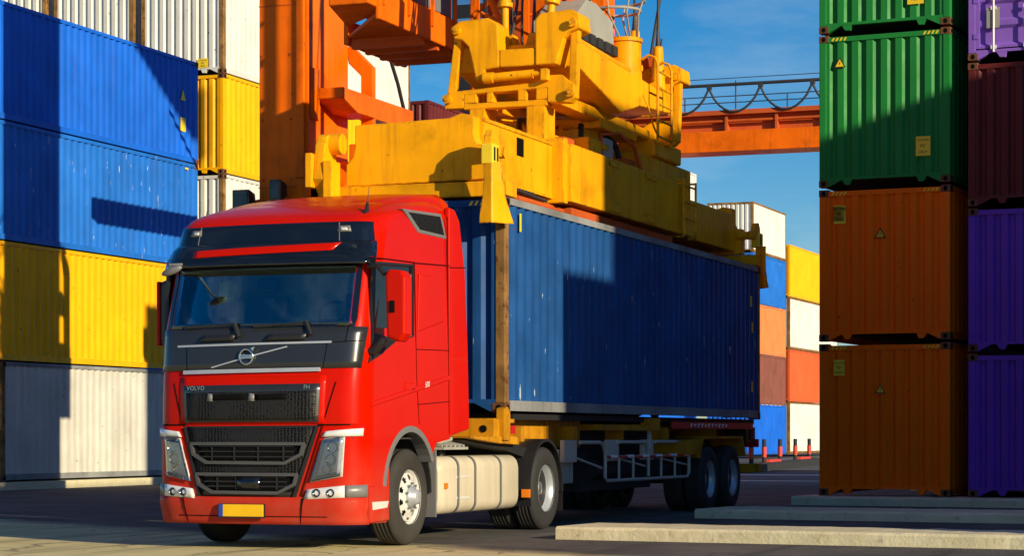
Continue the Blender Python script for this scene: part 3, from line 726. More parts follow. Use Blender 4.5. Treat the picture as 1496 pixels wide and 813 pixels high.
# lower red front corners, bumper
for s in (-1,1):
    q = lambda pts: pts if s > 0 else [(-x,z) for x,z in (pts[1],pts[0],pts[3],pts[2])]
    patch('corner_panel', q([(.60,.56),(1.20,.56),(1.22,1.30),(.84,1.285)]), .012, M['red'], nx=16, nz=10)
    hl = patch('headlight', q([(.715,.70),(1.05,.76),(1.075,1.175),(.86,1.15)]), .020, M['rimw'], nx=10, nz=8)
    patch('lamp_bowl', q([(.765,.755),(1.035,.795),(1.06,1.165),(.885,1.14)]), .024, M['lampsilver'], hl, nx=8, nz=6)
    for cx_, cz_, rr in ((.965,1.06,.062),(.945,.935,.058),(.90,.83,.05)):
        b = MB(); yy = F(cx_,cz_)-.028
        b.lathe([(rr,-.012),(rr*.8,.004),(rr*.45,.010),(.001,.012)], (s*cx_, yy, cz_), 'y', 18); b.build('reflector', M['chrome'], hl)
    b = MB(); strip('day_running_strip', [(s*.87,1.13),(s*.745,.725),(s*1.04,.775)], .034, .036, M['rimw'], hl)
    patch('lens', q([(.72,.705),(1.048,.765),(1.072,1.17),(.865,1.145)]), .046, M['lens'], hl, nx=10, nz=8, thick=-.04)
    patch('headlight_brow', q([(.845,1.165),(1.20,1.175),(1.205,1.255),(.885,1.222)]), .036, M['lampsilver'], nx=10, nz=2)
    fl = patch('fog_lamp', q([(.655,.525),(1.07,.545),(1.07,.668),(.69,.627)]), .040, M['lampsilver'], nx=8, nz=2)
    for xx in (.80,.95):
        b = MB(); b.lathe([(.044,-.012),(.034,.0),(.02,.008),(.001,.01)], (s*xx, F(xx,.59)-.045, .592), 'y', 16); b.build('bulb_bowl', M['gloss'], fl)
    patch('grey_corner', q([(1.075,.545),(1.225,.55),(1.225,.675),(1.075,.668)]), .034, M['trim'], nx=6, nz=2)
    x0, x1 = sorted((s*1.195, s*1.268))
    b = MB(); b.prism([(.30,.275),(.785,.29),(.735,.66),(.30,.66)], 'x', x0, x1); b.build('bumper_side', M['red'], truck, bevel=.025)
    b = MB(); b.prism([(.34,.41),(.70,.425),(.745,.495),(.33,.495)], 'x', *sorted((s*1.26, s*1.274))); b.build('step_glint', M['rimw'], truck, bevel=.006)  # white piece painting the sun's reflection in the step recess
    strip('panel_gap', [(s*.80,1.288),(s*1.16,1.292),(s*1.215,1.20)], .016, .014, M['void'], truck)
    strip('panel_gap', [(s*.86,1.35),(s*.975,1.73)], .012, .004, M['void'], truck)
bp_ = patch('bumper', [(-1.20,.262),(1.20,.262),(1.215,.545),(-1.215,.545)], .05, M['red'], nx=40, nz=6, offt=.034)
for x in (-.76,.60): strip('panel_gap', [(x,.27),(x+(.05 if x>0 else -.05),.54)], .008, .052, M['void'], bp_)
strip('panel_gap', [(-1.15,.345),(1.17,.345)], .008, .052, M['void'], bp_)
np_ = MB(); np_.box((-.262,-.075,.342),(.222,-.055,.468)); npo = np_.build('number_plate', M['plate'], truck, bevel=.004)
MB().box((-.310,-.0752,.342),(-.262,-.055,.468)).build('plate_band', M['platebl'], npo)
MB().box((-.318,-.068,.328),(.232,-.045,.474)).build('plate_holder', M['black'], npo)
# windscreen with black edge, inside of the cab
ws = patch('windscreen', [(-1.12,2.285),(1.12,2.295),(1.10,2.975),(-1.10,2.975)], .006, M['glass'], nx=40, nz=10, thick=.004)
strip('windscreen_edge', [(-1.115,2.30),(1.115,2.305),(1.10,2.96),(-1.10,2.955),(-1.115,2.30)], .05, .010, M['gloss'], ws)
inn = MB(); inn.box((-1.2,1.75,1.2),(1.2,1.8,3.2)); inn.build('rear_curtain', M['curtain'], truck)
db = MB(); db.prism([(.42,2.0),(.42,2.27),(.62,2.36),(.95,2.36),(1.05,2.2),(1.05,2.0)], 'x', -1.14, 1.14); db.build('dashboard', M['cabgrey'], truck, bevel=.03)
MB().box((-1.2,.5,2.97),(1.2,1.75,3.0)).build('roof_lining', M['curtain'], truck)
for s in (-1,1):
    b = MB(); b.box((s*.62-.27,1.05,2.0),(s*.62+.27,1.55,2.15)); b.prism([(1.42,2.1),(1.58,2.1),(1.70,2.72),(1.58,2.75)], 'x', s*.62-.26, s*.62+.26); b.prism([(1.56,2.76),(1.66,2.76),(1.68,2.93),(1.60,2.93)],'x', s*.62-.14, s*.62+.14)
    b.build('seat', M['seat'], truck, bevel=.04)
b = MB(); b.tube([(.62+.23*math.cos(2*math.pi*i/24), .92-.10*math.sin(2*math.pi*i/24), 2.40+.20*math.sin(2*math.pi*i/24)) for i in range(24)], .018, 8, True); b.bar((.40,.92,2.40),(.84,.92,2.40),.05,.04); b.bar((.62,.95,2.1),(.62,.92,2.42),.06,.06); b.build('steering_wheel', M['black'], truck)
b = MB(); b.prism([(-.72,2.62),(-.60,2.60),(-.50,2.66),(-.48,2.80),(-.56,2.84),(-.70,2.82)], 'y', .62, .66); b.build('hanging_vest', M['hivis'], truck, bevel=.01)
b = MB(); b.box((-.02,.50,2.34),(.06,.53,2.47)); b.bar((.02,.53,2.32),(.02,.53,2.36),.03,.03); b.build('phone_holder', M['black'], truck)
# sun visor and black roof front
rp = patch('roof_front_panel', [(-1.19,3.165),(1.19,3.165),(1.15,3.412),(-1.15,3.40)], .014, M['gloss'], nx=40)
for x in (-.86,.86): strip('panel_gap', [(x,3.18),(x*.97,3.40)], .006, .020, M['trim'], rp)
for s in (-1,1):
    patch('marker_lamp', [(s*.90-.075,3.30),(s*.90+.075,3.30),(s*.89+.065,3.365),(s*.89-.065,3.365)], .022, M['trim'], rp, nx=4, nz=2)
    patch('marker_lens', [(s*.90-.04,3.315),(s*.90+.04,3.315),(s*.89+.035,3.345),(s*.89-.035,3.345)], .028, M['rimw'], rp, nx=3, nz=1)
vis = lambda z: .15-.115*max(0,min(1,(z-2.955)/.25))**1.6
sv = patch('sun_visor', [(-1.175,2.955),(1.175,2.955),(1.19,3.205),(-1.19,3.205)], vis, M['gloss'], nx=44, nz=10, thick=-.02)
patch('red_stripe', [(-.845,3.055),(.83,3.10),(.90,3.185),(-.86,3.135)], lambda z: vis(z)+.005, M['red'], sv, nx=24, nz=4, thick=-.02)
b = MB(); b.cyl((1.05,F(1.05,3.13)-.085,3.13),(1.05,F(1.05,3.13)-.075,3.13),.03,n=14); b.build('visor_badge', M['panel'], sv)
# wipers
for x0, xb0, xb1, z0 in ((-.16,-.88,-.22,2.225),(.66,.02,.62,2.235)):
    w = MB(); y = lambda x,z: F(x,z)-.035
    w.bar((x0+.03,y(x0,z0)-.02,z0-.02),(x0-.05,y(x0,z0+.12),z0+.13),.035,.03)
    w.bar((x0-.05,y(x0,z0+.12),z0+.12),(xb0+.25,y(xb0,2.33),2.325),.016,.014)
    w.bar((xb0,y(xb0,2.315)+.01,2.318),(xb1,y(xb1,2.34)+.01,2.335),.014,.03)
    w.build('wiper', M['black'], truck)
    patch('wiper_cover', [(x0-.50,2.165),(x0-.04,2.17),(x0-.02,2.235),(x0-.44,2.23)], .045, M['black'], truck, nx=6, nz=2)
# front mirror on its arm, high at the corner
b = MB(); b.tube([(-.98,F(-.98,3.0)-.10,3.0),(-.97,-.04,2.97),(-.90,-.12,2.93)], .014, 8); b.lathe([(.001,-.035),(.06,-.03),(.085,0),(.06,.03),(.001,.035)], (0,0,0), 'y', 18)
for i in range(len(b.v)-18*5, len(b.v)):
    x, y, z = b.v[i]; b.v[i] = (-.87+x*1.55+.4*z, -.14+y, 2.90+z*.62+.25*x)
b.build('front_mirror', M['trim'], truck)
# side mirrors
for s in (-1,1):
    m_ = MB(); m_.prism([(s*1.45,2.18),(s*1.60,2.13),(s*1.66,2.22),(s*1.66,2.80),(s*1.62,2.87),(s*1.46,2.885),(s*1.43,2.82)], 'y', .27, .47)
    if s < 0: m_.v = [(x*.92-.05, (y-.36)*.9+.86, z) for x,y,z in m_.v]
    dy = .5 if s < 0 else 0
    mo = m_.build('side_mirror', M['red'] if s>0 else M['panel'], truck, bevel=.035, seg=3)
    if s > 0:
        MB().box((1.46,.465,2.2),(1.64,.482,2.84)).build('mirror_glass', M['mirror'], mo)
        MB().box((1.49,.255,2.44),(1.545,.272,2.56)).build('housing_slot', M['void'], mo)
    else:
        MB().box((-1.60,.76,2.16),(-1.555,.95,2.86)).build('red_edge', M['red'], mo, bevel=.015)
    b = MB(); b.tube([(s*1.20,.36+dy,2.05),(s*1.30,.33+dy,2.05),(s*1.40,.34+dy,2.18)], .045, 8); b.build('mirror_arm', M['black'], mo); b = MB(); b.tube([(s*1.20,.40+dy,2.93),(s*1.31,.36+dy,2.93),(s*1.40,.36+dy,2.84)], .03, 8); b.build('mirror_arm', M['black'], mo)
# doors: gap lines, window, handle
for s in (-1,1):
    X = s*1.247
    def sx(a, b=None): return sorted((s*(1.247+a), s*(1.235 if b is None else b)))
    d = MB(); d.prism([(.40,2.02),(.62,2.08),(.98,2.22),(1.40,2.275),(1.385,2.985),(.44,2.94)], 'x', *sorted((s*1.225, s*1.243)))
    dg = d.build('door_window', M['glassd'], truck)
    fr = MB()
    pl = [(.36,1.98),(.62,2.06),(.98,2.20),(1.42,2.255),(1.405,3.005),(.42,2.965)]
    for a, b_ in zip(pl, pl[1:]+pl[:1]): fr.bar((s*1.243,a[0],a[1]),(s*1.243,b_[0],b_[1]),.042,.03,up=(0,0,1) if abs(b_[1]-a[1])<.3 else (0,1,0))
    fr.build('window_frame', M['black'], dg)
    b = MB(); b.prism([(.30,1.93),(.62,2.03),(.98,2.20),(.40,2.24),(.36,2.10)], 'x', *sorted((s*1.235, s*1.256))); b.build('window_sill', M['black'], dg, bevel=.006)
    g_ = MB()
    def gl(p, q, w=.010): g_.bar((s*1.248,p[0],p[1]),(s*1.248,q[0],q[1]),w,.012,up=(1,0,0))
    gl((.30,3.02),(1.47,3.045)); gl((1.47,3.045),(1.53,1.80)); gl((1.53,1.80),(1.60,1.30))
    gl((1.47,3.04),(2.48,3.08)); gl((1.55,1.515),(2.47,1.56)); gl((1.53,2.11),(2.46,2.13))
    gl((2.40,3.62),(2.455,1.20),.012)
    g_.build('panel_gap', M['seam'], truck)
    h = MB(); h.box((min(s*1.24,s*1.262),1.20,1.66),(max(s*1.24,s*1.262),1.46,1.75)); ho = h.build('door_handle', M['red'], truck, bevel=.012)
    lk = MB(); lk.prism([(1.56,2.30),(2.28,2.44),(2.31,2.55),(1.98,2.93),(1.60,2.93)], 'x', *sorted((s*1.235, s*1.258))); lk.build('side_locker', M['red'], truck, bevel=.014, seg=3)
    cr = MB(); cr.prism([(.32,1.47),(.36,1.53),(2.48,1.86),(2.48,1.80)], 'x', *sorted((s*1.235, s*1.262))); cr.build('door_crease', M['red'], truck, bevel=.012, seg=3)
    put_text('500', .085, M['whitep'], truck, 'lettering', (lambda a,b: (1.2645, 1.80+a, 1.735+b+.13*a)) if s>0 else (lambda a,b: (-1.2645, 1.80-a, 1.735+b-.0*a)))
    # roof side vent
    v = MB(); v.prism([(1.19,3.60),(2.27,3.64),(2.43,3.37),(1.62,3.375)], 'x', *sorted((s*1.08, s*1.236))); vo = v.build('roof_vent', M['trim'], truck, bevel=.012)
    v = MB(); v.prism([(1.34,3.575),(2.22,3.605),(2.34,3.41),(1.66,3.415)], 'x', *sorted((s*1.1, s*1.240))); v.build('vent_mesh', M['grille'], vo)
    # side deflector between cab and container
    f = MB(); f.prism([(2.49,1.16),(3.10,1.25),(3.05,2.2),(2.96,3.05),(2.80,3.60),(2.66,3.72),(2.49,3.74)], 'x', *sorted((s*1.16, s*1.243))); f.build('side_deflector', M['red'], truck, bevel=.03, seg=3)
    g2 = MB(); g2.bar((s*1.244,2.5,3.06),(s*1.244,2.96,3.09),.012,.012,up=(1,0,0)); g2.build('panel_gap', M['seam'], truck)
# roof deflector, roof hatch, aerials
b = MB()
sec = []
for y, z, w_, t in ((.95,3.60,1.02,.10),(1.4,3.72,1.06,.12),(1.9,3.82,1.08,.13),(2.4,3.90,1.08,.16),(2.75,3.93,1.06,.2),(2.86,3.90,1.05,.2)):
    sec.append([(-w_,y,z-t-.10),(-w_-.02,y,z-.10),(-w_+.08,y,z-.02),(-w_*.5,y,z),(0,y,z+.005),(w_*.5,y,z),(w_-.08,y,z-.02),(w_+.02,y,z-.10),(w_,y,z-t-.10)])
b.grid(sec); b.add(sec[-1],[tuple(range(9))]); b.add(sec[0],[tuple(range(9))]); b.build('roof_deflector', M['red'], truck)
h_ = MB(); h_.grid([[(x,y,3.49+(y-.6)*.155+.028-(x/.62)**2*.012) for x in (-.62,-.3,0,.3,.62)] for y in (.62,.8,1.0,1.2,1.38)]); 
h_.build('roof_hatch', M['gloss'], truck)
for x, y, z in ((1.02,.72,3.50),(-.93,.72,3.50),(-.80,.78,3.52)):
    a = MB(); a.prism([(y-.05,z),(y+.07,z),(y+.05,z+.14),(y+.03,z+.14)], 'x', x-.008, x+.008) if x > 0 else None
    a.cyl((x,y,z),(x+.01,y+.06,z+(.30 if x>0 else .24)),.006,.003,n=6); a.build('aerial', M['black'], truck)

for o_ in [truck]:
    for c_ in [c for k_ in kids(truck) for c in [k_]+kids(k_)]:
        for v in c_.data.vertices:
            if v.co.x < 0 and v.co.y < 3.3:
                v.co.y += .05*min(1,-v.co.x/1.25)**2*max(0,1-max(v.co.y,0)/.8)
                v.co.x *= .94
# wheels
def wheel(parent, c, s, front=False, dual=False, dusty=False, rim='rimw'):
    """c = outer face centre at the axle; s = outward side"""
    x, y, z = c; r = .515; w_ = .30
    def ty(x0):
        P = [(.285,.03),(.30,.005),(.34,-.004),(.42,-.006),(.475,.004),(.500,.022),(.512,.045)]
        tread = []
        for k in range(5):
            a = .05+k*.044
            tread += [(.515,a),(.515,a+.034),(.503,a+.036),(.503,a+.042)]
        P2 = [(r_,w_-h) for r_,h in P[::-1]]
        prof = P+tread[:-2]+P2
        m = MB(); m.lathe([(r_, -s*h) for r_,h in prof], (x0,y,z), 'x', 48); return m
    wh = MB()
    # rim: outer flange and barrel
    d = .02 if front else .02
    wh.lathe([(.298,-s*.0),(.300,-s*.012),(.286,-s*.02),(.276,-s*.05),(.262,-s*.06),(.262,-s*.28)], (x,y,z), 'x', 40)
    disc = -s*(.035 if front else .135); cen = -s*(-.005 if front else .17)
    na, rr = 80, [.262,.245,.225,.205,.185,.165,.125,.085]
    rows = []
    for q in rr:
        t = (q-.165)/(.262-.165)
        h = disc*max(t,0)**.7*1.0+cen*(1-max(t,0)**.7) if q >= .165 else cen
        rows.append([(x+h, y+q*math.cos(2*math.pi*i/na), z+q*math.sin(2*math.pi*i/na)) for i in range(na)]+[(x+h,y+q,z)])
    wh.grid(rows, smooth=True, skip=lambda j,i: j in (1,2,3) and i % 8 in ((2,3,4) if j!=2 else (1,2,3,4)))
    wo = wh.build('wheel', M[rim], parent)
    hb = MB(); hb.lathe([(.125,cen),(.12,cen+s*.03),(.085,cen+s*.05),(.08,cen+s*.085),(.05,cen+s*.095),(.001,cen+s*.095)], (x,y,z), 'x', 24)
    hb.build('hub', M['steel'] if not front else M['rimg'], wo)
    for i in range(10):
        a = 2*math.pi*(i+.5)/10; nb = MB(); nb.cyl((x+cen,y+.145*math.cos(a),z+.145*math.sin(a)),(x+cen+s*.03,y+.145*math.cos(a),z+.145*math.sin(a)),.014,n=6)
        nb.build('wheel_nut', M['steel'], wo)
    ty(x).build('tyre', M['tyredust'] if dusty else M['rubber'], wo)
    if dual: ty(x-s*.34).build('tyre', M['rubber'], wo)
    MB().cyl((x-s*.10,y,z),(x-s*.24,y,z),.258,n=24).build('brake_drum', M['dark'], wo)
    return wo
for s in (-1,1):
    wheel(truck, (1.245 if s>0 else -1.13,1.37,.52), s, front=True, dusty=True)
    wheel(truck, (s*1.235,5.70,.52), s, dual=True, rim='rimg')
b = MB(); b.cyl((-1.0,1.37,.52),(1.0,1.37,.52),.07,n=10); b.cyl((-.9,5.7,.52),(.9,5.7,.52),.11,n=12); b.lathe([(.001,-.25),(.2,-.18),(.24,0),(.2,.18),(.001,.25)],(0,5.7,.52),'x',16); b.build('axle', M['dark'], truck)
# chassis
b = MB()
for s in (-1,1): b.box((s*.42-.04,.6,.72),(s*.42+.04,6.75,1.0))
b.box((-.4,2.6,.74),(.4,2.75,.95)); b.box((-.4,4.4,.74),(.4,4.55,.95)); b.box((-.55,6.6,.72),(.55,6.75,.98)); b.box((-.42,.5,.45),(.42,2.2,.95)); b.box((-.5,2.5,.35),(.5,4.9,.8))
b.build('chassis', M['dark'], truck, bevel=.01)
b = MB(); b.prism([(5.1,1.06),(6.3,1.0),(6.35,1.06),(5.6,1.13),(5.1,1.13)], 'x', -.46, .46); b.box((-.3,5.3,.95),(.3,6.1,1.07)); b.build('fifth_wheel', M['steel'], truck, bevel=.01)
b = MB(); rnd = random.Random(3)
b.box((.55,2.52,1.02),(1.16,3.25,1.05))
for k in range(6): 
    y = 2.55+.13*k; b.tube([(.5,y,1.05),(.8,y+.05,1.09+.03*(k%2)),(1.12,y+.02,1.06)], .018, 6)
b.cyl((.75,2.6,1.10),(.75,3.2,1.13),.035,n=10); b.cyl((.98,2.7,1.09),(.98,3.15,1.14),.03,n=10); b.box((.6,3.05,1.05),(.78,3.3,1.22)); b.tube([(.3,2.9,1.1),(.35,3.1,1.7),(.2,3.5,1.35),(.1,4.4,1.15)], .016, 6); b.tube([(.1,2.9,1.1),(.15,3.2,1.6),(.0,3.7,1.3),(-.1,4.5,1.15)], .016, 6)
b.build('air_lines', M['galv'], truck)
# fuel tank
for s in (1,-1):
    def sec(e=0): 
        cx_, cz_, hx, hz, rr = s*.97, .62, .255+e, .325+e, .13
        return [(cx_+sx_*(hx-rr)+rr*math.cos(a), cz_+sz_*(hz-rr)+rr*math.sin(a)) for sx_,sz_,a0 in ((1,1,0),(-1,1,90),(-1,-1,180),(1,-1,270)) for a in [R(a0+15*k) for k in range(7)]]
    b = MB(); yy = [2.30,2.33,2.38,3.0,3.8,4.70,4.80,4.86]; ee = [-.05,-.015,0,0,0,0,-.03,-.09]
    b.grid([[(p[0],y,p[1]) for p in sec(e)+sec(e)[:1]] for y,e in zip(yy,ee)]); b.add([(p[0],2.30,p[1]) for p in sec(-.05)],[tuple(range(28))]); b.add([(p[0],4.86,p[1]) for p in sec(-.09)],[tuple(range(28))])
    tk = b.build('fuel_tank', M['tank'], truck)
    for y in (2.78,3.30,4.12):
        b = MB(); b.grid([[(p[0],yq,p[1]) for p in sec(.008)+sec(.008)[:1]] for yq in (y-.028,y+.028)], smooth=True); b.build('strap', M['trim'], tk)
    b = MB(); x0, x1 = sorted((s*1.20,s*1.232))
    b.box((x0,2.72,.46),(x1,3.12,.485)); b.box((x0,2.72,.70),(x1,3.12,.72)); b.prism([(2.74,.485),(2.95,.485),(2.90,.60),(2.98,.70),(2.74,.70)], 'x', x0, x1-.02 if s>0 else x1); b.build('tank_step', M['rimw'], tk)
    MB().box((min(s*1.222,s*1.245),2.37,.585),(max(s*1.222,s*1.245),2.44,.65)).build('side_marker', M['amber'], tk)
    b = MB(); b.cyl((s*.95,2.9,.94),(s*.95,2.9,1.0),.06,n=14); b.build('filler_cap', M['black'], tk)
    # mudguards over the drive wheels
    b = MB(); b.prism(arc(5.70,.52,.62,200,-5,20)+arc(5.70,.52,.585,-5,200,20), 'x', *sorted((s*.60,s*1.24))); mg = b.build('mudguard', M['black'], truck)
    MB().box((min(s*1.15,s*1.25),5.03,.42),(max(s*1.15,s*1.25),5.08,.52)).build('side_marker', M['amber'], mg)
    b = MB(); b.box((min(s*.62,s*1.22),6.33,.22),(max(s*.62,s*1.22),6.35,.78)); b.build('mudflap', M['black'], truck)

# ------------------------------------------------------------------ semi-trailer
tr = thing('container_trailer', (TX,24,0), 'yellow skeletal container trailer coupled behind the red lorry, two axles', 'trailer')
TO = (TX,24,0)
def tb(mb, name, mat, parent=tr, bevel=0): return mb.build(name, mat, parent, origin=TO, bevel=bevel)
b = MB()
for s in (-1,1):
    x = TX+s*.47
    b.box((x-.07,24.3,1.20),(x+.07,37.2,1.36)); b.box((x-.07,27.6,.86),(x+.07,37.2,1.2)); b.prism([(26.4,1.2),(27.6,1.2),(27.6,.86)], 'x', x-.07, x+.07)
for y in (26,28,30,32.2,34.8,37): b.box((TX-1.1,y-.06,1.10),(TX+1.1,y+.06,1.30))
tb(b, 'frame', M['traileryel'], bevel=.008)
b = MB(); b.box((TX-1.2,24.84,1.135),(TX+1.17,25.06,1.385)); bo = tb(b, 'front_bolster', M['traileryel'], bevel=.012)
b = MB(); b.cyl((TX+1.03,24.83,1.26),(TX+1.03,24.85,1.26),.045,n=14); b.cyl((TX-1.03,24.83,1.26),(TX-1.03,24.85,1.26),.045,n=14); tb(b, 'bolt_hole', M['void'], bo)
for s in (-1,1):
    b = MB(); b.prism([(25.0,1.12),(25.21,1.12),(25.21,1.46),(25.12,1.53),(25.0,1.50)], 'x', *sorted((TX+s*1.13,TX+s*1.235))); b.box((min(TX+s*1.17,TX+s*1.23),25.21,1.33),(max(TX+s*1.17,TX+s*1.23),25.36,1.38)); tb(b, 'corner_lug', M['traileryel'], bevel=.008)
    b = MB(); b.box((min(TX+s*1.19,TX+s*1.25),25.22,1.20),(max(TX+s*1.19,TX+s*1.25),25.34,1.30)); tb(b, 'side_marker', M['redlens'])
    b = MB(); b.box((min(TX+s*.80,TX+s*.90),25.6,1.02),(max(TX+s*.80,TX+s*.90),28.75,1.38)); b.box((min(TX+s*.80,TX+s*1.2),28.7,1.25),(max(TX+s*.80,TX+s*1.2),31.1,1.33)); tb(b, 'side_beam', M['traileryel'])
    b = MB(); b.box((min(TX+s*1.05,TX+s*1.225),30.95,1.25),(max(TX+s*1.05,TX+s*1.225),31.4,1.43)); tb(b, 'twistlock_bracket', M['traileryel'], bevel=.01)
    b = MB(); b.bar((TX+s*1.15,31.1,1.25),(TX+s*1.15,31.1,.95),.05,.05); b.cyl((TX+s*1.16,31.05,.98),(TX+s*1.16,31.05,1.13),.035,n=10); tb(b, 'lamp_bracket', M['guard'])
    rb = MB(); rb.box((min(TX+s*1.18,TX+s*1.22),32.1,1.285),(max(TX+s*1.18,TX+s*1.22),36.75,1.385)); ro = tb(rb, 'red_band', M['redband'])
    b = MB()
    for k in range(11):
        y = 33.0+.2*k; h = (.055,.04,.06)[k%3]; xx = TX+s*1.22
        b.box((min(xx,xx+s*.004),y,1.335-h/2),(max(xx,xx+s*.004),y+.05,1.335+h/2)); b.box((min(xx,xx+s*.004),y+.05,1.335+h/2-.018),(max(xx,xx+s*.004),y+.11,1.335+h/2))
    tb(b, 'white_marks', M['whitep'], ro)
    # side guard: three bent tube hoops with a barred lower frame
    X = TX+s*1.19; g = MB()
    for y0, y1 in ((27.9,28.95),(29.5,30.92),(31.25,33.0)):
        pts = [(X,y0,1.09),(X,y1-.22,1.085)]+[(X,y1-.22+.22*math.sin(R(a)),.865+.22*math.cos(R(a))) for a in (20,45,70,90)]+[(X,y1,.60)]
        g.tube(pts, .026, 8)
        g.tube([(X-s*.05,y0,.88),(X-s*.02,y1-.1,.74)], .018, 6)
    lo = [(X,28.95,.90),(X,28.95,.62),(X,29.02,.565),(X,32.9,.555),(X,33.0,.62),(X,33.0,.87)]
    g.tube(lo, .024, 8)
    for y in (29.55,30.2,31.55,32.25): g.cyl((X,y,.56),(X,y,.885),.020,n=8)
    go = tb(g, 'side_guard', M['guard'])
    b = MB(); b.cyl((X,28.95,.89),(X,33.0,.875),.023,n=10); tb(b, 'striped_rail', M['redlens'], go)
    for y in (29.15,29.9,30.6,31.25,32.0,32.7):
        b = MB(); b.cyl((X,y,.888),(X,y+.3,.886),.0255,n=10); tb(b, 'white_band', M['whitep'], go)
    for y in (27.34,29.12,30.75): 
        b = MB(); b.box((min(X-s*.02,X-s*.08),y,.83),(max(X-s*.02,X-s*.08),y+.5,1.12)); tb(b, 'mounting_plate', M['guard'], go, bevel=.006)
    # mudguards over the tandem
    b = MB(); b.prism([(32.3,1.10),(33.75,1.14),(33.55,.83),(33.45,.83),(33.4,.88),(32.3,.9)] , 'x', *sorted((TX+s*.75,TX+s*1.22))); b.prism([(33.42,.84),(33.68,1.13),(35.95,1.13),(36.15,.84),(36.22,.84),(36.0,1.17),(33.64,1.17),(33.34,.84)], 'x', *sorted((TX+s*.62,TX+s*1.24))); tb(b, 'mudguard', M['traileryel'])
    b = MB(); b.box((min(TX+s*.62,TX+s*.7),33.6,.9),(max(TX+s*.62,TX+s*.7),36.1,1.15)); tb(b, 'spring_hanger', M['dark'])
    for y in (34.10,35.45): 
        w_ = wheel(tr, (s*1.225, y-24, .50), s, dual=True, rim='rimg')
    b = MB(); b.box((TX+s*.55-.07,28.2,.25),(TX+s*.55+.07,28.35,1.1)); b.box((TX+s*.55-.15,28.1,.2),(TX+s*.55+.15,28.45,.24)); tb(b, 'landing_leg', M['dark'])
    b = MB(); b.box((min(TX+s*.7,TX+s*1.1),36.75,1.05),(max(TX+s*.7,TX+s*1.1),37.35,1.32)); tb(b, 'tail_bracket', M['dark'])
    b = MB(); b.box((min(TX+s*.75,TX+s*1.15),37.36,.98),(max(TX+s*.75,TX+s*1.15),37.42,1.12)); tb(b, 'tail_lamp', M['redlens'])
b = MB()
for y in (34.10,35.45): b.cyl((TX-.9,y,.5),(TX+.9,y,.5),.08,n=10)
tb(b, 'axle', M['dark'])
b = MB(); b.box((TX+.55,27.35,.55),(TX+1.1,27.9,1.0)); tb(b, 'toolbox', M['galv'], bevel=.02)
b = MB(); b.box((TX-1.0,28.6,.42),(TX+.95,31.8,.95)); tb(b, 'spare_carrier', M['dark'])
b = MB(); b.box((TX-1.12,25.6,1.375),(TX+1.12,37.2,1.449)); tb(b, 'deck_plate', M['dark'])
b = MB(); b.box((TX-.9,28.4,.95),(TX+.86,33.4,1.25)); tb(b, 'cross_members', M['dark'])
for k, y in enumerate((28.9,30.0,31.6)):
    b = MB(); b.cyl((TX+.95,y,.72),(TX+.95,y+.85,.72),.14,n=18); tb(b, 'air_tank', M['dark'])
for k in range(4):
    b = MB(); x = TX+.3-.2*k; b.tube([(x,24.6,1.5),(x+.02,24.4,1.55),(x,23.9,1.25),(x+.05,23.5,1.2),(x,23.0,1.5)], .017, 6); tb(b, 'air_hose', M['redband'] if k==1 else M['rope'])
for y in (26.3,27.4,28.4):
    b = MB(); b.box((TX+.898,y,1.03),(TX+.915,y+.06,1.37)); tb(b, 'stiffener', M['traileryel'])
b = MB(); b.prism([(24.0,1.17),(25.6,1.17),(25.6,1.07),(24.9,1.09),(24.0,1.15)], 'x', TX-1.18, TX+1.2); tb(b, 'gooseneck_plate', M['traileryel'])
b = MB(); b.prism([(24.0,1.13),(25.4,1.0),(26.4,.86),(26.4,1.0),(25.6,1.08)], 'x', TX-1.1, TX+1.1); tb(b, 'gooseneck', M['dark'])
b = MB(); b.box((TX-1.2,37.25,.55),(TX+1.2,37.4,.70)); b.box((TX-.6,37.2,.7),(TX-.5,37.35,1.1)); b.box((TX+.5,37.2,.7),(TX+.6,37.35,1.1)); tb(b, 'rear_bumper', M['traileryel'])

# ------------------------------------------------------------------ the container being lowered onto the trailer
c = container((TX,25.07,1.452), mat='truckblue', label='deep blue container on the trailer under the yellow spreader, paint chipped', post='rustpost', rail='railgrey', hazard=True)
for z, y in ((1.98,11.62),(1.55,11.72),(.55,11.70)): side_sign(c, y, z, 1.20, .10, .18, 'side_sticker')
side_sign(c, .55, 2.32, 1.208, .05, .22, 'side_sticker')
# ------------------------------------------------------------------ container spreader hanging from the crane
SO = (-10.78,25.2,4.1)
sp = thing('container_spreader', SO, 'yellow hoisting spreader gripping the roof of the deep blue container', 'crane spreader')
def sb(mb, name, mat='craneyellow', parent=sp, bevel=.012): return mb.build(name, M[mat], parent, origin=SO, bevel=bevel)
for y, g in ((25.2,1),(37.35,-1)):
    b = MB(); b.prism([(-11.71,4.25),(-11.71,4.52),(-11.62,4.60),(-11.59,4.72),(-11.59,5.0),(-10.35,5.03),(-10.19,5.08),(-10.02,5.05),(-10.02,4.80),(-9.97,4.70),(-9.86,4.70),(-9.86,4.27)], 'y', y, y+g*.22)
    sb(b, 'end_plate')
    b = MB(); b.box((-12.0,min(y-g*.05,y+g*.3),4.06),(-9.57,max(y-g*.05,y+g*.3),4.245)); b.cyl((-11.4,y+g*.1,4.15),(-11.05,y+g*.1,4.15),.11,n=14); sb(b, 'twistlock_beam')
b = MB(); b.box((-11.55,25.42,4.30),(-9.97,27.95,5.03)); tl = sb(b, 'telescopic_beam'); 
b = MB(); b.box((-9.972,26.55,4.72),(-9.966,26.80,4.95)); sb(b, 'beam_slot', 'void', tl, 0)
b = MB(); b.box((-9.99,25.42,5.0),(-9.955,27.9,5.045)); b.box((-9.99,25.5,4.30),(-9.958,27.9,4.335)); sb(b, 'beam_flange', 'craneyellow', tl, 0)
b = MB(); b.box((-11.55,33.2,4.31),(-9.97,37.13,4.93)); sb(b, 'telescopic_beam')
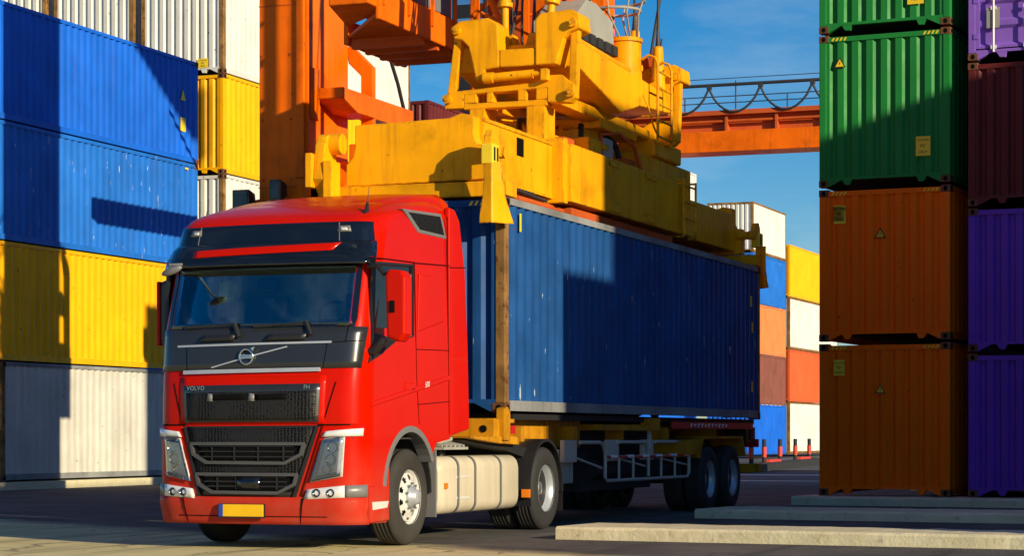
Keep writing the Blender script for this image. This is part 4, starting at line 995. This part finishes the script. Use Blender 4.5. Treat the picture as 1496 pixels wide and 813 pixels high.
b = MB(); b.box((-11.8,28.02,4.27),(-9.75,33.3,5.04)); sl = sb(b, 'main_beam')
b = MB(); b.box((-11.83,27.86,4.24),(-9.80,28.02,5.10)); sb(b, 'collar', 'craneyellow', sl)
b = MB(); b.box((-11.83,33.3,4.25),(-9.72,33.55,5.10)); sb(b, 'collar', 'craneyellow', sl)
for y in (29.6,31.3):
    b = MB(); b.box((-9.75,y,4.93),(-9.735,y+.55,5.0)); b.box((-9.75,y,4.78),(-9.738,y+.02,5.0)); sb(b, 'weld_plate', 'craneyellow', sl, 0)
    b = MB(); b.box((-9.75,y,4.30),(-9.735,y+.5,4.42)); sb(b, 'weld_plate', 'craneyellow', sl, 0)
b = MB()
for y in (32.95,33.62): b.cyl((-9.66,y,4.22),(-9.66,y,5.10),.018,n=8)
for z in (4.25,4.5,4.75,5.0): b.cyl((-9.66,32.95,z),(-9.66,33.62,z),.016,n=8)
for z in (4.22,5.08): b.cyl((-9.66,33.0,z),(-9.78,33.0,z),.016,n=8); b.cyl((-9.66,33.6,z),(-9.78,33.6,z),.016,n=8)
sb(b, 'ladder', 'craneyellow', sl, 0)
b = MB(); b.box((-11.3,25.5,4.07),(-10.25,37.0,4.24)); b.box((-11.7,28.3,4.12),(-9.85,33.0,4.22)); b.cyl((-10.0,25.6,4.18),(-10.0,31.5,4.18),.05,n=10); b.cyl((-10.1,32,4.16),(-10.1,36.8,4.16),.05,n=10); sb(b, 'push_rods', 'gantryred', sp, 0)
b = MB()
for k in range(7): b.box((-9.98+.02*(k%2),26.3+.12*k,4.26),(-9.93,26.36+.12*k,4.30))
b.tube([(-9.95,25.5,4.3),(-9.94,26.0,4.2),(-9.95,26.4,4.28),(-9.95,27.6,4.24)], .02, 6); sb(b, 'hoses', 'rope', sp, 0)
# corner guides
def guide(x, y, s, g, label=None):
    """x,y outer corner edge; s outward x, g outward y"""
    pr = [(4.42,.12,.08,.12),(4.20,.12,.085,.16),(4.0,.14,.10,.22),(3.82,.17,.13,.30),(3.70,.18,.16,.34)]
    mb = MB(); rows = []
    for z, a, e, d in pr:
        o = .0 if z > 4.1 else (4.1-z)*.10
        xo, yo = x+s*o*.3, y+g*o*.6
        rows.append([(xo-s*a,yo-g*.02,z),(xo-s*.02,yo,z),(xo,yo-g*.02,z),(xo+s*e,yo-g*d*.85,z),(xo+s*(e-.03),yo-g*d*.85,z),(xo-s*.03,yo-g*.05,z),(xo-s*a,yo-g*.05,z)])
    mb.grid([r+r[:1] for r in rows], smooth=False); mb.add(rows[0],[tuple(range(7))]); mb.add(rows[-1],[tuple(range(7))])
    fo = sb(mb, 'corner_guide', bevel=.006)
    b = MB(); b.box((min(x-s*.15,x),min(y,y-g*.22),4.40),(max(x-s*.15,x),max(y,y-g*.22),4.64)); sb(b, 'guide_block', 'sticker', fo, .012)
    b = MB(); 
    for k in (0,1): b.box((min(x-s*.002,x+s*.004),min(y-g*(.035+.10*k),y-g*(.085+.10*k)),4.44),(max(x-s*.002,x+s*.004),max(y-g*(.035+.10*k),y-g*(.085+.10*k)),4.60))
    sb(b, 'block_slot', 'ink', fo, 0)
    b = MB(); b.prism([(y-g*.02,4.62),(y-g*.04,4.74),(y-g*.12,4.82),(y-g*.24,4.80),(y-g*.36,4.68),(y-g*.55,4.64),(y-g*.55,4.52),(y-g*.35,4.52),(y-g*.2,4.60)], 'x', *sorted((x-s*.13,x-s*.04))); sb(b, 'guide_arm', 'craneyellow', fo)
    b = MB(); b.cyl((x-s*.32,y-g*.45,4.58),(x-s*.01,y-g*.45,4.58),.07,n=16); sb(b, 'hinge_pin', 'craneyellow', fo)
guide(-9.60,24.76,1,-1); guide(-9.60,37.58,1,1); guide(-11.96,37.58,-1,1)
b = MB(); b.prism([(24.78,4.72),(24.86,4.84),(25.0,4.88),(25.12,4.80),(25.12,4.5),(25.05,4.1),(24.92,4.04),(24.72,4.30)], 'x', -11.93, -11.80); lf = sb(b, 'corner_guide'); 
b = MB(); b.box((-11.80,24.72,4.02),(-11.68,24.98,4.52)); b.box((-12.02,24.68,4.2),(-11.93,24.9,4.62)); sb(b, 'guide_block', 'craneyellow', lf)
b = MB(); b.cyl((-11.95,25.0,4.75),(-11.66,25.0,4.75),.13,n=18); sb(b, 'hinge_pin', 'craneyellow', lf)
# lower and upper yokes, front and rear, joined by swinging links
for yy in (28.35, 33.15):
    y0, y1 = yy-.09, yy+.09; fr = yy < 30
    b = MB()
    b.prism([(-11.66,5.62),(-11.66,5.78),(-11.58,5.85),(-10.35,5.915),(-10.25,6.0),(-9.98,6.0),(-9.80,5.86),(-9.78,5.70),(-9.86,5.62),(-10.2,5.70),(-10.25,5.835),(-11.5,5.815),(-11.5,5.68),(-10.2,5.68),(-10.2,5.60)][:8]+[(-9.86,5.62),(-10.18,5.64),(-10.18,5.83),(-11.38,5.80),(-11.38,5.62)], 'y', y0, y1)
    b.box((-11.38,y0,5.60),(-10.18,y1,5.68))
    for x0, x1 in ((-11.38,-11.20),(-11.05,-10.96),(-10.60,-10.48),(-10.34,-10.18)): b.box((x0,y0+.003,5.68),(x1,y1-.003,5.84))
    lo = sb(b, 'lower_yoke')
    for x0, x1 in ((-11.28,-11.08),(-10.46,-10.22)):
        b = MB(); b.prism([(x0,5.02),(x0,5.60),(x1,5.60),(x1,5.02)], 'y', y0-.02, y0+.02); b.box((x1-.03,y0+.02,5.02),(x1,y1+.25,5.60)); b.box((x0,y0+.02,5.02),(x0+.03,y1+.25,5.60)); sb(b, 'yoke_leg', 'craneyellow', lo, 0)
    for x in (-11.60,-9.84):
        b = MB(); b.cyl((x,y0-.08,5.745),(x,y0+.01,5.745),.062,n=18); b.cyl((x,y0-.10,5.745),(x,y0-.07,5.745),.03,n=6); sb(b, 'pin', 'craneyellow', lo)
    b = MB()
    b.prism([(-11.52,6.56),(-11.52,6.74),(-11.44,6.80),(-11.02,6.82),(-10.88,6.72),(-10.86,6.36),(-10.86,6.14),(-11.06,6.12),(-11.09,5.98),(-11.19,5.98),(-11.30,6.44),(-11.40,6.54)], 'y', y0-.03, y1+.25)
    b.prism([(-10.34,6.14),(-10.34,6.76),(-10.27,6.83),(-9.83,6.86),(-9.72,6.80),(-9.70,6.60),(-9.84,6.55),(-9.93,6.48),(-10.04,6.14)], 'y', y0-.03, y1+.25)
    b.box((-10.86,y0-.01,6.14),(-10.34,y1+.2,6.38))
    up = sb(b, 'upper_yoke', bevel=.02)
    for x in (-11.46,-9.80):
        b = MB(); b.cyl((x,y0-.10,6.67),(x,y0-.02,6.67),.06,n=18); b.cyl((x,y0-.12,6.67),(x,y0-.09,6.67),.03,n=6); sb(b, 'pin', 'craneyellow', up)
        x2 = -11.60 if x < -11 else -9.84
        b = MB(); b.bar((x,y0+.05+.06,6.72),(x2,y0+.05+.06,5.68),.11,.14,up=(0,1,0)); sb(b, 'link')
b = MB(); b.cyl((-11.0,28.2,6.0),(-10.35,28.2,6.02),.06,n=16); b.cyl((-11.06,28.2,6.0),(-10.92,28.2,6.0),.075,n=16); b.cyl((-10.35,28.2,6.02),(-10.2,28.2,6.02),.035,n=12); sb(b, 'tilt_cylinder', bevel=0)
b = MB(); b.box((-10.24,28.15,5.92),(-10.14,28.27,6.08)); sb(b, 'cylinder_bracket')
b = MB(); b.prism([(28.6,6.50),(33.0,6.36),(33.0,6.10),(31.4,6.0),(30.5,5.78),(29.7,5.95),(28.6,6.16)], 'x', -11.62, -9.86); sb(b, 'upper_frame', bevel=.02)
b = MB(); b.box((-11.45,28.45,5.66),(-11.15,33.1,5.82)); b.box((-10.4,28.45,5.66),(-10.12,33.1,5.82)); b.box((-11.5,30.3,5.56),(-10.1,32.0,5.70)); sb(b, 'lower_frame')
b = MB(); b.cyl((-10.78,30.7,5.05),(-10.78,30.7,5.56),.55,n=32); b.cyl((-10.78,30.7,5.28),(-10.78,30.7,5.36),.64,n=32); sb(b, 'slewing_ring')
b = MB(); b.box((-11.4,31.9,5.05),(-10.05,34.7,5.42)); b.box((-10.6,32.6,5.42),(-10.0,34.0,5.68)); sb(b, 'machinery_box', bevel=.03)
b = MB(); b.box((-11.2,28.8,5.05),(-10.3,29.9,5.3)); sb(b, 'machinery_box', bevel=.03)
b = MB(); b.cyl((-9.92,28.55,6.53),(-9.92,31.0,6.46),.05,n=12); b.cyl((-9.92,32.2,6.44),(-9.92,33.0,6.38),.05,n=12); sb(b, 'top_pipe', bevel=0)
b = MB(); b.cyl((-10.2,31.7,6.3),(-10.2,31.7,7.02),.24,.25,n=28); b.cyl((-10.2,31.7,6.99),(-10.2,31.7,7.05),.27,n=28); dr = sb(b, 'cable_drum', bevel=0)
b = MB(); cx_, cy_ = -10.22, 31.35
for z, r in ((7.55,.42),(7.40,.36)): b.tube([(cx_+r*math.cos(2*math.pi*i/24), cy_+r*math.sin(2*math.pi*i/24), z) for i in range(24)], .022, 6, True)
for i in range(8):
    a = 2*math.pi*i/8; b.cyl((cx_+.42*math.cos(a),cy_+.42*math.sin(a),7.55),(cx_+.34*math.cos(a),cy_+.34*math.sin(a),7.32),.016,n=6); b.cyl((cx_+.34*math.cos(a),cy_+.34*math.sin(a),7.32),(-10.2+.2*math.cos(a),31.7+.2*math.sin(a),7.02),.016,n=6)
sb(b, 'cable_basket', 'galv', dr, 0)
b = MB(); b.prism([(29.0,6.88),(29.55,7.24),(29.95,7.26),(30.7,7.12),(30.75,6.80),(29.0,6.72)], 'x', -10.65, -10.05); sb(b, 'counterweight_box', 'galv', sp, .015)
for k in range(5):
    b = MB(); b.box((-10.05,29.1+.33*k,6.60),(-9.95,29.3+.33*k,6.74)); sb(b, 'cover_bolt', 'rope', sp, 0)
for x, y, z, t in ((-10.25,32.35,7.28,(-10.22,32.4,17.0)),(-10.05,32.9,7.12,(-10.0,33.0,17.0)),(-11.3,32.6,7.1,(-11.35,32.6,17.0))):
    b = MB(); b.cyl((x,y,6.3),(x,y,z),.13,.075,n=16); b.cyl((x-.12,y,6.72),(x+.12,y,6.72),.05,n=10); so = sb(b, 'rope_socket', bevel=0)
    b = MB(); b.cyl((x,y,z),(x,y,z+.28),.045,.02,n=8); b.cyl((x,y,z+.1),t,.022,n=8); sb(b, 'rope', 'rope', so, 0)
b = MB(); b.bar((-10.45,33.3,6.3),(-10.30,33.25,6.86),.12,.22); b.box((-10.42,33.1,6.86),(-10.2,33.35,7.0)); so = sb(b, 'rope_socket', 'gantryred', sp, .01)
b = MB(); b.cyl((-10.30,33.25,6.9),(-8.62,33.4,17.0),.024,n=8); b.cyl((-10.12,33.2,6.95),(-10.08,33.2,7.3),.015,n=6); sb(b, 'rope', 'rope', so, 0)
b = MB()
for y in (31.75,32.45):
    b.tube([(-9.70,y,5.50),(-9.70,y,6.66),(-9.74,y,6.76),(-9.84,y,6.80),(-9.95,y,6.74)], .022, 8)
for k in range(5): b.cyl((-9.70,31.75,5.60+.24*k),(-9.70,32.45,5.60+.24*k),.018,n=8)
b.cyl((-9.70,31.75,5.9),(-9.95,31.75,5.9),.016,n=6); b.cyl((-9.70,32.45,5.9),(-9.95,32.45,5.9),.016,n=6); b.tube([(-9.70,31.75,5.6),(-9.66,31.4,5.7),(-9.70,31.3,5.95),(-9.8,31.35,6.15)], .014, 6)
sb(b, 'ladder', bevel=0)
for p, q, r in (((-11.02,28.9,6.40),(-11.10,29.1,8.2),.085),((-10.42,28.9,6.42),(-10.28,29.1,8.2),.085)):
    b = MB(); m_ = Vector(p).lerp(Vector(q),.38); b.cyl(p,m_,.05,n=12); b.cyl(m_,q,r,n=16); b.cyl(m_,Vector(p).lerp(Vector(q),.42),r*1.25,n=16); b.cyl(q,(q[0],q[1],17.0),.03,n=8); sb(b, 'hoist_cylinder', bevel=0)
b = MB(); b.prism([(-10.98,6.38),(-10.98,6.62),(-10.86,6.68),(-10.80,6.50),(-10.70,6.42),(-10.62,6.68),(-10.42,6.66),(-10.40,6.38)], 'y', 28.75, 28.95); 
for x,z in ((-10.93,6.58),(-10.48,6.58),(-10.72,6.46)): b.cyl((x,28.68,z),(x,28.76,z),.055,n=12)
sb(b, 'cylinder_bracket')
# mast of orange plates above the spreader
b = MB(); b.box((-10.80,29.5,6.45),(-10.55,29.9,17.0)); sb(b, 'mast', 'craneorange')
b = MB(); b.box((-11.55,31.0,6.4),(-11.02,31.5,9.2)); sb(b, 'panel_box', 'gantryred')
b = MB(); b.box((-10.95,31.2,6.4),(-10.35,31.7,8.4)); sb(b, 'panel_box', 'craneorange')
b = MB(); b.box((-11.52,30.96,6.4),(-11.44,31.0,9.2)); b.box((-11.12,30.96,6.4),(-11.04,31.0,9.2)); b.bar((-11.45,30.98,6.5),(-11.1,30.98,7.2),.05,.03); sb(b, 'corner_strip', 'craneorange', sp, 0)
for k in range(5):
    b = MB(); x = -11.2+.16*k
    b.tube([(x,29.3,6.42),(x+.03,29.1,6.65),(x+.05*math.sin(k*2),29.3,7.2),(x-.06,29.6,8.2),(x,29.8,9.5)], .018+.006*(k%2), 6); sb(b, 'hydraulic_hose', 'rope', sp, 0)
# pipework and boxes filling the space between the two frames
rq = random.Random(11)
for k in range(7):
    b = MB(); x = -11.4+.2*k; y = 28.8+.3*k
    b.tube([(x,y,5.15),(x,y,5.5+.05*(k%3)),(x+.1,y+.5,5.58),(x+.15,y+1.1,5.45),(x+.2,y+1.3,5.12)], .03+.008*(k%3), 8); sb(b, 'pipe', ['gantryred','craneyellow','rope'][k%3], sp, 0)
for k in range(5):
    b = MB(); x = -10.15+.06*(k%2); y = 28.9+.85*k; b.box((x-.3,y,5.08),(x,y+.4+.15*(k%2),5.26+.1*(k%3))); sb(b, 'valve_box', ['gantryred','craneyellow','galv'][k%3], sp, .01)
b = MB()
for z in (7.0,7.35,7.7,8.1): b.bar((-11.5,30.985,z),(-11.0,30.985,z+.12),.01,.03)
b.tube([(-11.9,30.0,7.3),(-11.2,30.0,6.95),(-10.9,30.0,6.8)], .02, 6); b.tube([(-11.95,30.2,7.9),(-11.5,30.3,6.9)], .05, 8)
sb(b, 'braces', 'craneorange', sp, 0)

# ------------------------------------------------------------------ gantry crane carrying the spreader
KO = (-18.5,38,0)
cr = thing('gantry_crane', KO, 'big orange gantry crane behind the red lorry, its leg before the left wall', 'crane')
def kb(mb, name, mat='craneorange', parent=cr, bevel=.02): return mb.build(name, M[mat], parent, origin=KO, bevel=bevel)
b = MB(); b.box((-19.05,37.2,1.2),(-18.05,38.95,17.0)); lg_ = kb(b, 'leg')
b = MB(); b.box((-18.27,37.13,5.9),(-18.10,37.2,12.5)); kb(b, 'cable_duct', 'craneorange', lg_)
for z in (5.75,9.1,12.6):
    b = MB(); b.box((-19.056,37.19,z),(-18.3,37.198,z+.02)); kb(b, 'plate_joint', 'gantryred', lg_, 0)
for z in (5.9,7.0,8.2,9.4):
    for x in (-18.98,-18.4):
        b = MB(); b.cyl((x,37.18,z),(x,37.2,z),.025,n=8); kb(b, 'bolt', 'gantryred', lg_, 0)
b = MB(); b.box((-19.5,37.3,.9),(-17.6,48.0,1.9)); kb(b, 'sill_beam')
for y in (38.6,40.2,44.5,46.5):
    b = MB(); b.cyl((-19.0,y,.5),(-18.1,y,.5),.5,n=28); kb(b, 'travel_wheel', 'rubber', cr, .03)
b = MB(); b.prism([(-19.9,5.2),(-18.05,5.2),(-18.05,6.0),(-18.3,5.7),(-19.5,5.5)], 'y', 37.3, 38.7); kb(b, 'leg_gusset')
for x, z, w_ in ((-19.2,5.50,.34),(-18.5,5.66,.22)):
    b = MB(); b.prism([(36.75,z-.19),(36.75,z+.19),(37.0,z+.13),(37.05,z-.10)], 'x', x-w_/2, x+w_/2); fl_ = kb(b, 'floodlight', 'black', cr, .01)
    b = MB(); b.box((x-w_/2+.03,36.735,z-.15),(x+w_/2-.03,36.752,z+.15)); kb(b, 'lamp_glass', 'gloss', fl_, 0)
    b = MB(); b.bar((x,37.0,z-.1),(x,37.2,z-.35),.06,.06); b.bar((x-w_/2,36.85,z),(x-w_/2,36.95,z-.3),.03,.06); kb(b, 'bracket', 'black', fl_, 0)
# operator's platform hung from the trolley, its underside ribbed
b = MB(); b.box((-13.16,29.3,7.13),(-13.09,33.1,7.60)); b.prism([(-13.12,29.35),(-14.38,31.05),(-14.38,33.3),(-13.12,33.0)], 'z', 7.22, 7.28); b.prism([(-14.38,31.02),(-14.46,31.02),(-14.46,33.3),(-14.38,33.3)],'z',7.12,7.5); b.box((-14.4,33.0,7.13),(-13.1,33.1,7.6)); pf = kb(b, 'platform')
for y in (31.1,31.6,32.15,32.7):
    b = MB(); b.box((-14.36,y,7.06),(-13.17,y+.11,7.215)); kb(b, 'platform_rib', 'gantryred', pf, 0)
b = MB(); b.prism([(-13.13,29.0),(-13.75,29.0),(-14.2,30.6),(-13.13,29.6)], 'z', 7.30, 7.95); kb(b, 'control_box', 'craneorange', pf)
b = MB(); b.box((-14.3,30.6,7.58),(-13.2,32.3,9.9)); cb = kb(b, 'operator_cabin')
b = MB(); b.box((-13.2,30.75,7.66),(-13.185,31.4,9.5)); kb(b, 'cabin_window', 'seat', cb, 0)
b = MB(); b.box((-13.2,31.5,7.66),(-13.185,32.18,9.5)); kb(b, 'cabin_window', 'seat', cb, 0)
for y in (29.4,30.3,31.2,32.1,33.05):
    b = MB(); b.box((-13.09,y,7.35),(-13.05,y+.05,8.75)); kb(b, 'railing_post', 'craneorange', pf, 0)
b = MB(); b.box((-13.08,29.35,8.70),(-13.04,33.1,8.75)); kb(b, 'handrail', 'craneorange', pf, 0)
b = MB(); b.box((-14.2,31.3,9.9),(-13.9,31.6,17.0)); kb(b, 'hanger', 'craneorange', pf)
b = MB(); b.box((-13.5,32.6,9.9),(-13.2,32.9,17.0)); kb(b, 'hanger', 'craneorange', pf)
# curved bracket under the platform, open frame and long beam behind
b = MB(); b.prism([(-15.9,7.7),(-15.7,7.2),(-14.9,7.05),(-14.2,7.2),(-13.6,7.55),(-13.6,7.15),(-14.6,6.75),(-15.9,7.0)], 'y', 41.5, 41.9); kb(b, 'curved_bracket', 'gantryred')
b = MB(); b.prism([(-18.12,8.58),(-18.0,8.62),(-17.55,8.18),(-17.55,5.6),(-17.80,5.6),(-17.80,8.03),(-18.06,8.28)], 'y', 38.97, 39.12); kb(b, 'side_frame')
b = MB(); b.box((-21.2,41.9,8.32),(-20.8,48.5,8.80)); kb(b, 'side_beam')
b = MB(); b.prism([(37.55,7.40),(37.55,7.60),(39.0,7.60),(39.0,7.2),(38.2,7.2)], 'x', -18.06, -17.5); b.box((-18.06,37.3,7.0),(-18.0,37.6,7.95)); kb(b, 'bracket_arm')
b = MB(); b.box((-17.6,38.0,5.0),(-17.25,39.0,6.6)); b.prism([(37.3,5.0),(38.9,5.0),(38.9,6.3),(38.2,6.3)], 'x', -17.9, -17.6); kb(b, 'lower_housing')
b = MB(); b.tube([(-20.6,45.2,11.5),(-20.7,46.4,10.4),(-20.8,47.6,9.3),(-20.9,48.2,8.75)], .045, 8); kb(b, 'hanging_hose', 'rope', cr, 0)
# lattice hoist frame of the trolley behind the spreader yokes
b = MB()
for x in (-13.5,-12.55):
    for y in (34.0,35.0): b.box((x-.06,y-.06,6.4),(x+.06,y+.06,17.0))
kb(b, 'lattice_frame', 'craneorange')
for k in range(6):
    z = 6.5+.75*k
    b = MB(); b.bar((-13.5,33.93,z),(-12.55,33.93,z+.75),.05,.06); kb(b, 'lattice_brace', 'craneorange')
    b = MB(); b.bar((-13.5,33.95,z),(-12.55,33.95,z),.05,.07); kb(b, 'lattice_brace', 'gantryred')
b = MB(); b.box((-13.4,34.3,6.3),(-12.65,34.8,8.9)); kb(b, 'switch_cabinet', 'gantryred')
b = MB(); b.box((-12.3,33.6,6.2),(-11.75,34.1,7.3)); b.cyl((-12.05,33.6,7.3),(-12.05,33.6,9.5),.09,n=12); kb(b, 'winch_motor', 'craneorange')
for k in range(3):
    b = MB(); x = -12.9+.22*k; b.tube([(x,33.8,9.0),(x-.05,33.6,7.6),(x+.1,33.4,6.9),(x+.25,33.5,6.4),(x+.2,33.3,5.7)], .025, 6); kb(b, 'cable', 'rope')
# girder and trolley above the picture
b = MB(); b.box((-24,37.2,17.0),(-2.6,38.7,18.8)); kb(b, 'main_girder')
b = MB(); b.box((-12.4,27.6,17.0),(-9.0,37.15,17.5)); kb(b, 'trolley')

# ------------------------------------------------------------------ far crane girder across the lane
GO = (-20,85,0)
gc = thing('far_gantry_crane', GO, 'distant rust orange crane girder crossing the sky with a railing and hanging cables', 'crane', None)
def gb(mb, name, mat='gantryred', parent=gc, bevel=.02): return mb.build(name, M[mat], parent, origin=GO, bevel=bevel)
b = MB(); b.box((-33.5,84.8,12.25),(-6,86.2,13.06)); gd = gb(b, 'girder', 'craneorange')
b = MB(); b.box((-33.5,85.15,13.06),(-6,86.0,13.70)); 
for k in range(14): b.box((-33.2+2*k,84.85,13.06),(-33.1+2*k,85.15,13.68))
b.box((-33.5,84.75,13.68),(-6,86.3,13.86)); b.cyl((-33.5,84.95,13.45),(-6,84.95,13.45),.06,n=8); gb(b, 'walkway', 'gantryred', gd, 0)
b = MB()
for k in range(14): b.cyl((-33+2.05*k,84.8,13.86),(-33+2.05*k,84.8,15.0 if k%2 else 14.4),.03,n=6)
for z, r in ((14.4,.02),(14.15,.02),(15.1,.015)): b.cyl((-33.5,84.8,z),(-6,84.8,z),r,n=6)
gb(b, 'railing', 'rope', gd, 0)
b = MB(); b.cyl((-33.5,84.78,14.85),(-6,84.78,14.85),.065,n=8); gb(b, 'cable_rail', 'rope', gd, 0)
for k in range(12):
    x0 = -32.0+2.05*k; b = MB()
    b.tube([(x0+2.05*i/10, 84.7, 14.72-.95*(1-((i-5)/5)**2)**.8) for i in range(11)], .045, 6); b.box((x0-.08,84.65,14.68),(x0+.08,84.85,14.82)); gb(b, 'festoon_cable', 'rope', gd, 0)
for x in (-33.4,-6.8):
    b = MB(); b.box((x,84.9,0),(x+1.0,86.1,12.25)); gb(b, 'leg', 'gantryred')

# slim dark tower with window bands glimpsed above the platform
to = thing('far_tower', (-60,150,0), 'slim dark far tower with pale window bands, glimpsed left of the spreader yokes', 'tower')
tw_ = MB().box((-61.3,150,0),(-58.7,153,48)).build('wall', M['black'], to, origin=(-60,150,0))
for k in range(7):
    b = MB(); b.box((-61.1,149.95,29.6+2.6*k),(-58.9,150.02,31.2+2.6*k)); b.build('window', M['mirror'], tw_, origin=(-60,150,0))

# ------------------------------------------------------------------ light, sky, camera
d = Vector((-1,.51,-.34)).normalized()
sun = bpy.data.lights.new('sun','SUN'); sun.energy = 5.0; sun.angle = R(.5); sun.color = (1,.84,.56)
so = bpy.data.objects.new('sun', sun); COL.objects.link(so); so.rotation_euler = d.to_track_quat('-Z','Y').to_euler(); so.location = (30,0,30)
w = bpy.data.worlds.new('World'); SC.world = w; w.use_nodes = True
nt = w.node_tree; bg = nt.nodes['Background']
sky = nt.nodes.new('ShaderNodeTexSky'); sky.sky_type = 'NISHITA'; sky.sun_disc = False
sky.sun_elevation = math.asin(-d.z); sky.sun_rotation = math.atan2(-d.x, -d.y); sky.altitude = 0; sky.air_density = 1.0; sky.dust_density = .2; sky.ozone_density = 5.0
hs = nt.nodes.new('ShaderNodeHueSaturation'); hs.inputs['Saturation'].default_value = 1.32; hs.inputs['Hue'].default_value = .503
tcw = nt.nodes.new('ShaderNodeTexCoord'); mpw = nt.nodes.new('ShaderNodeMapping'); mpw.inputs['Scale'].default_value = (2.2,2.2,9); nt.links.new(tcw.outputs['Generated'], mpw.inputs['Vector'])
cn = nt.nodes.new('ShaderNodeTexNoise'); cn.inputs['Scale'].default_value = 2.4; cn.inputs['Detail'].default_value = 7; cn.inputs['Roughness'].default_value = .6; nt.links.new(mpw.outputs[0], cn.inputs['Vector'])
cr_ = nt.nodes.new('ShaderNodeMapRange'); cr_.inputs['From Min'].default_value = .48; cr_.inputs['From Max'].default_value = .78; cr_.inputs['To Max'].default_value = .32; nt.links.new(cn.outputs['Fac'], cr_.inputs['Value'])
cm = nt.nodes.new('ShaderNodeMix'); cm.data_type = 'RGBA'; nt.links.new(cr_.outputs[0], cm.inputs['Factor']); nt.links.new(sky.outputs[0], cm.inputs['A']); cm.inputs['B'].default_value = (6.5,7.2,7.6,1)
nt.links.new(cm.outputs['Result'], hs.inputs['Color']); nt.links.new(hs.outputs[0], bg.inputs['Color']); bg.inputs['Strength'].default_value = .09
cam = bpy.data.cameras.new('camera'); co = bpy.data.objects.new('camera', cam); COL.objects.link(co); SC.camera = co
cam.sensor_width = 36; cam.lens = 36*3285/1496; cam.shift_x = 0; cam.shift_y = 230.5/1496
co.location = (0,0,1.18); co.rotation_euler = (R(90),0,R(20.7)); cam.clip_end = 2000; cam.clip_start = .1
SC.view_settings.view_transform = 'Standard'; SC.view_settings.look = 'None'; SC.view_settings.exposure = .30; SC.view_settings.gamma = 1
SC.cycles.use_denoising = True
SC.cycles.max_bounces = 8
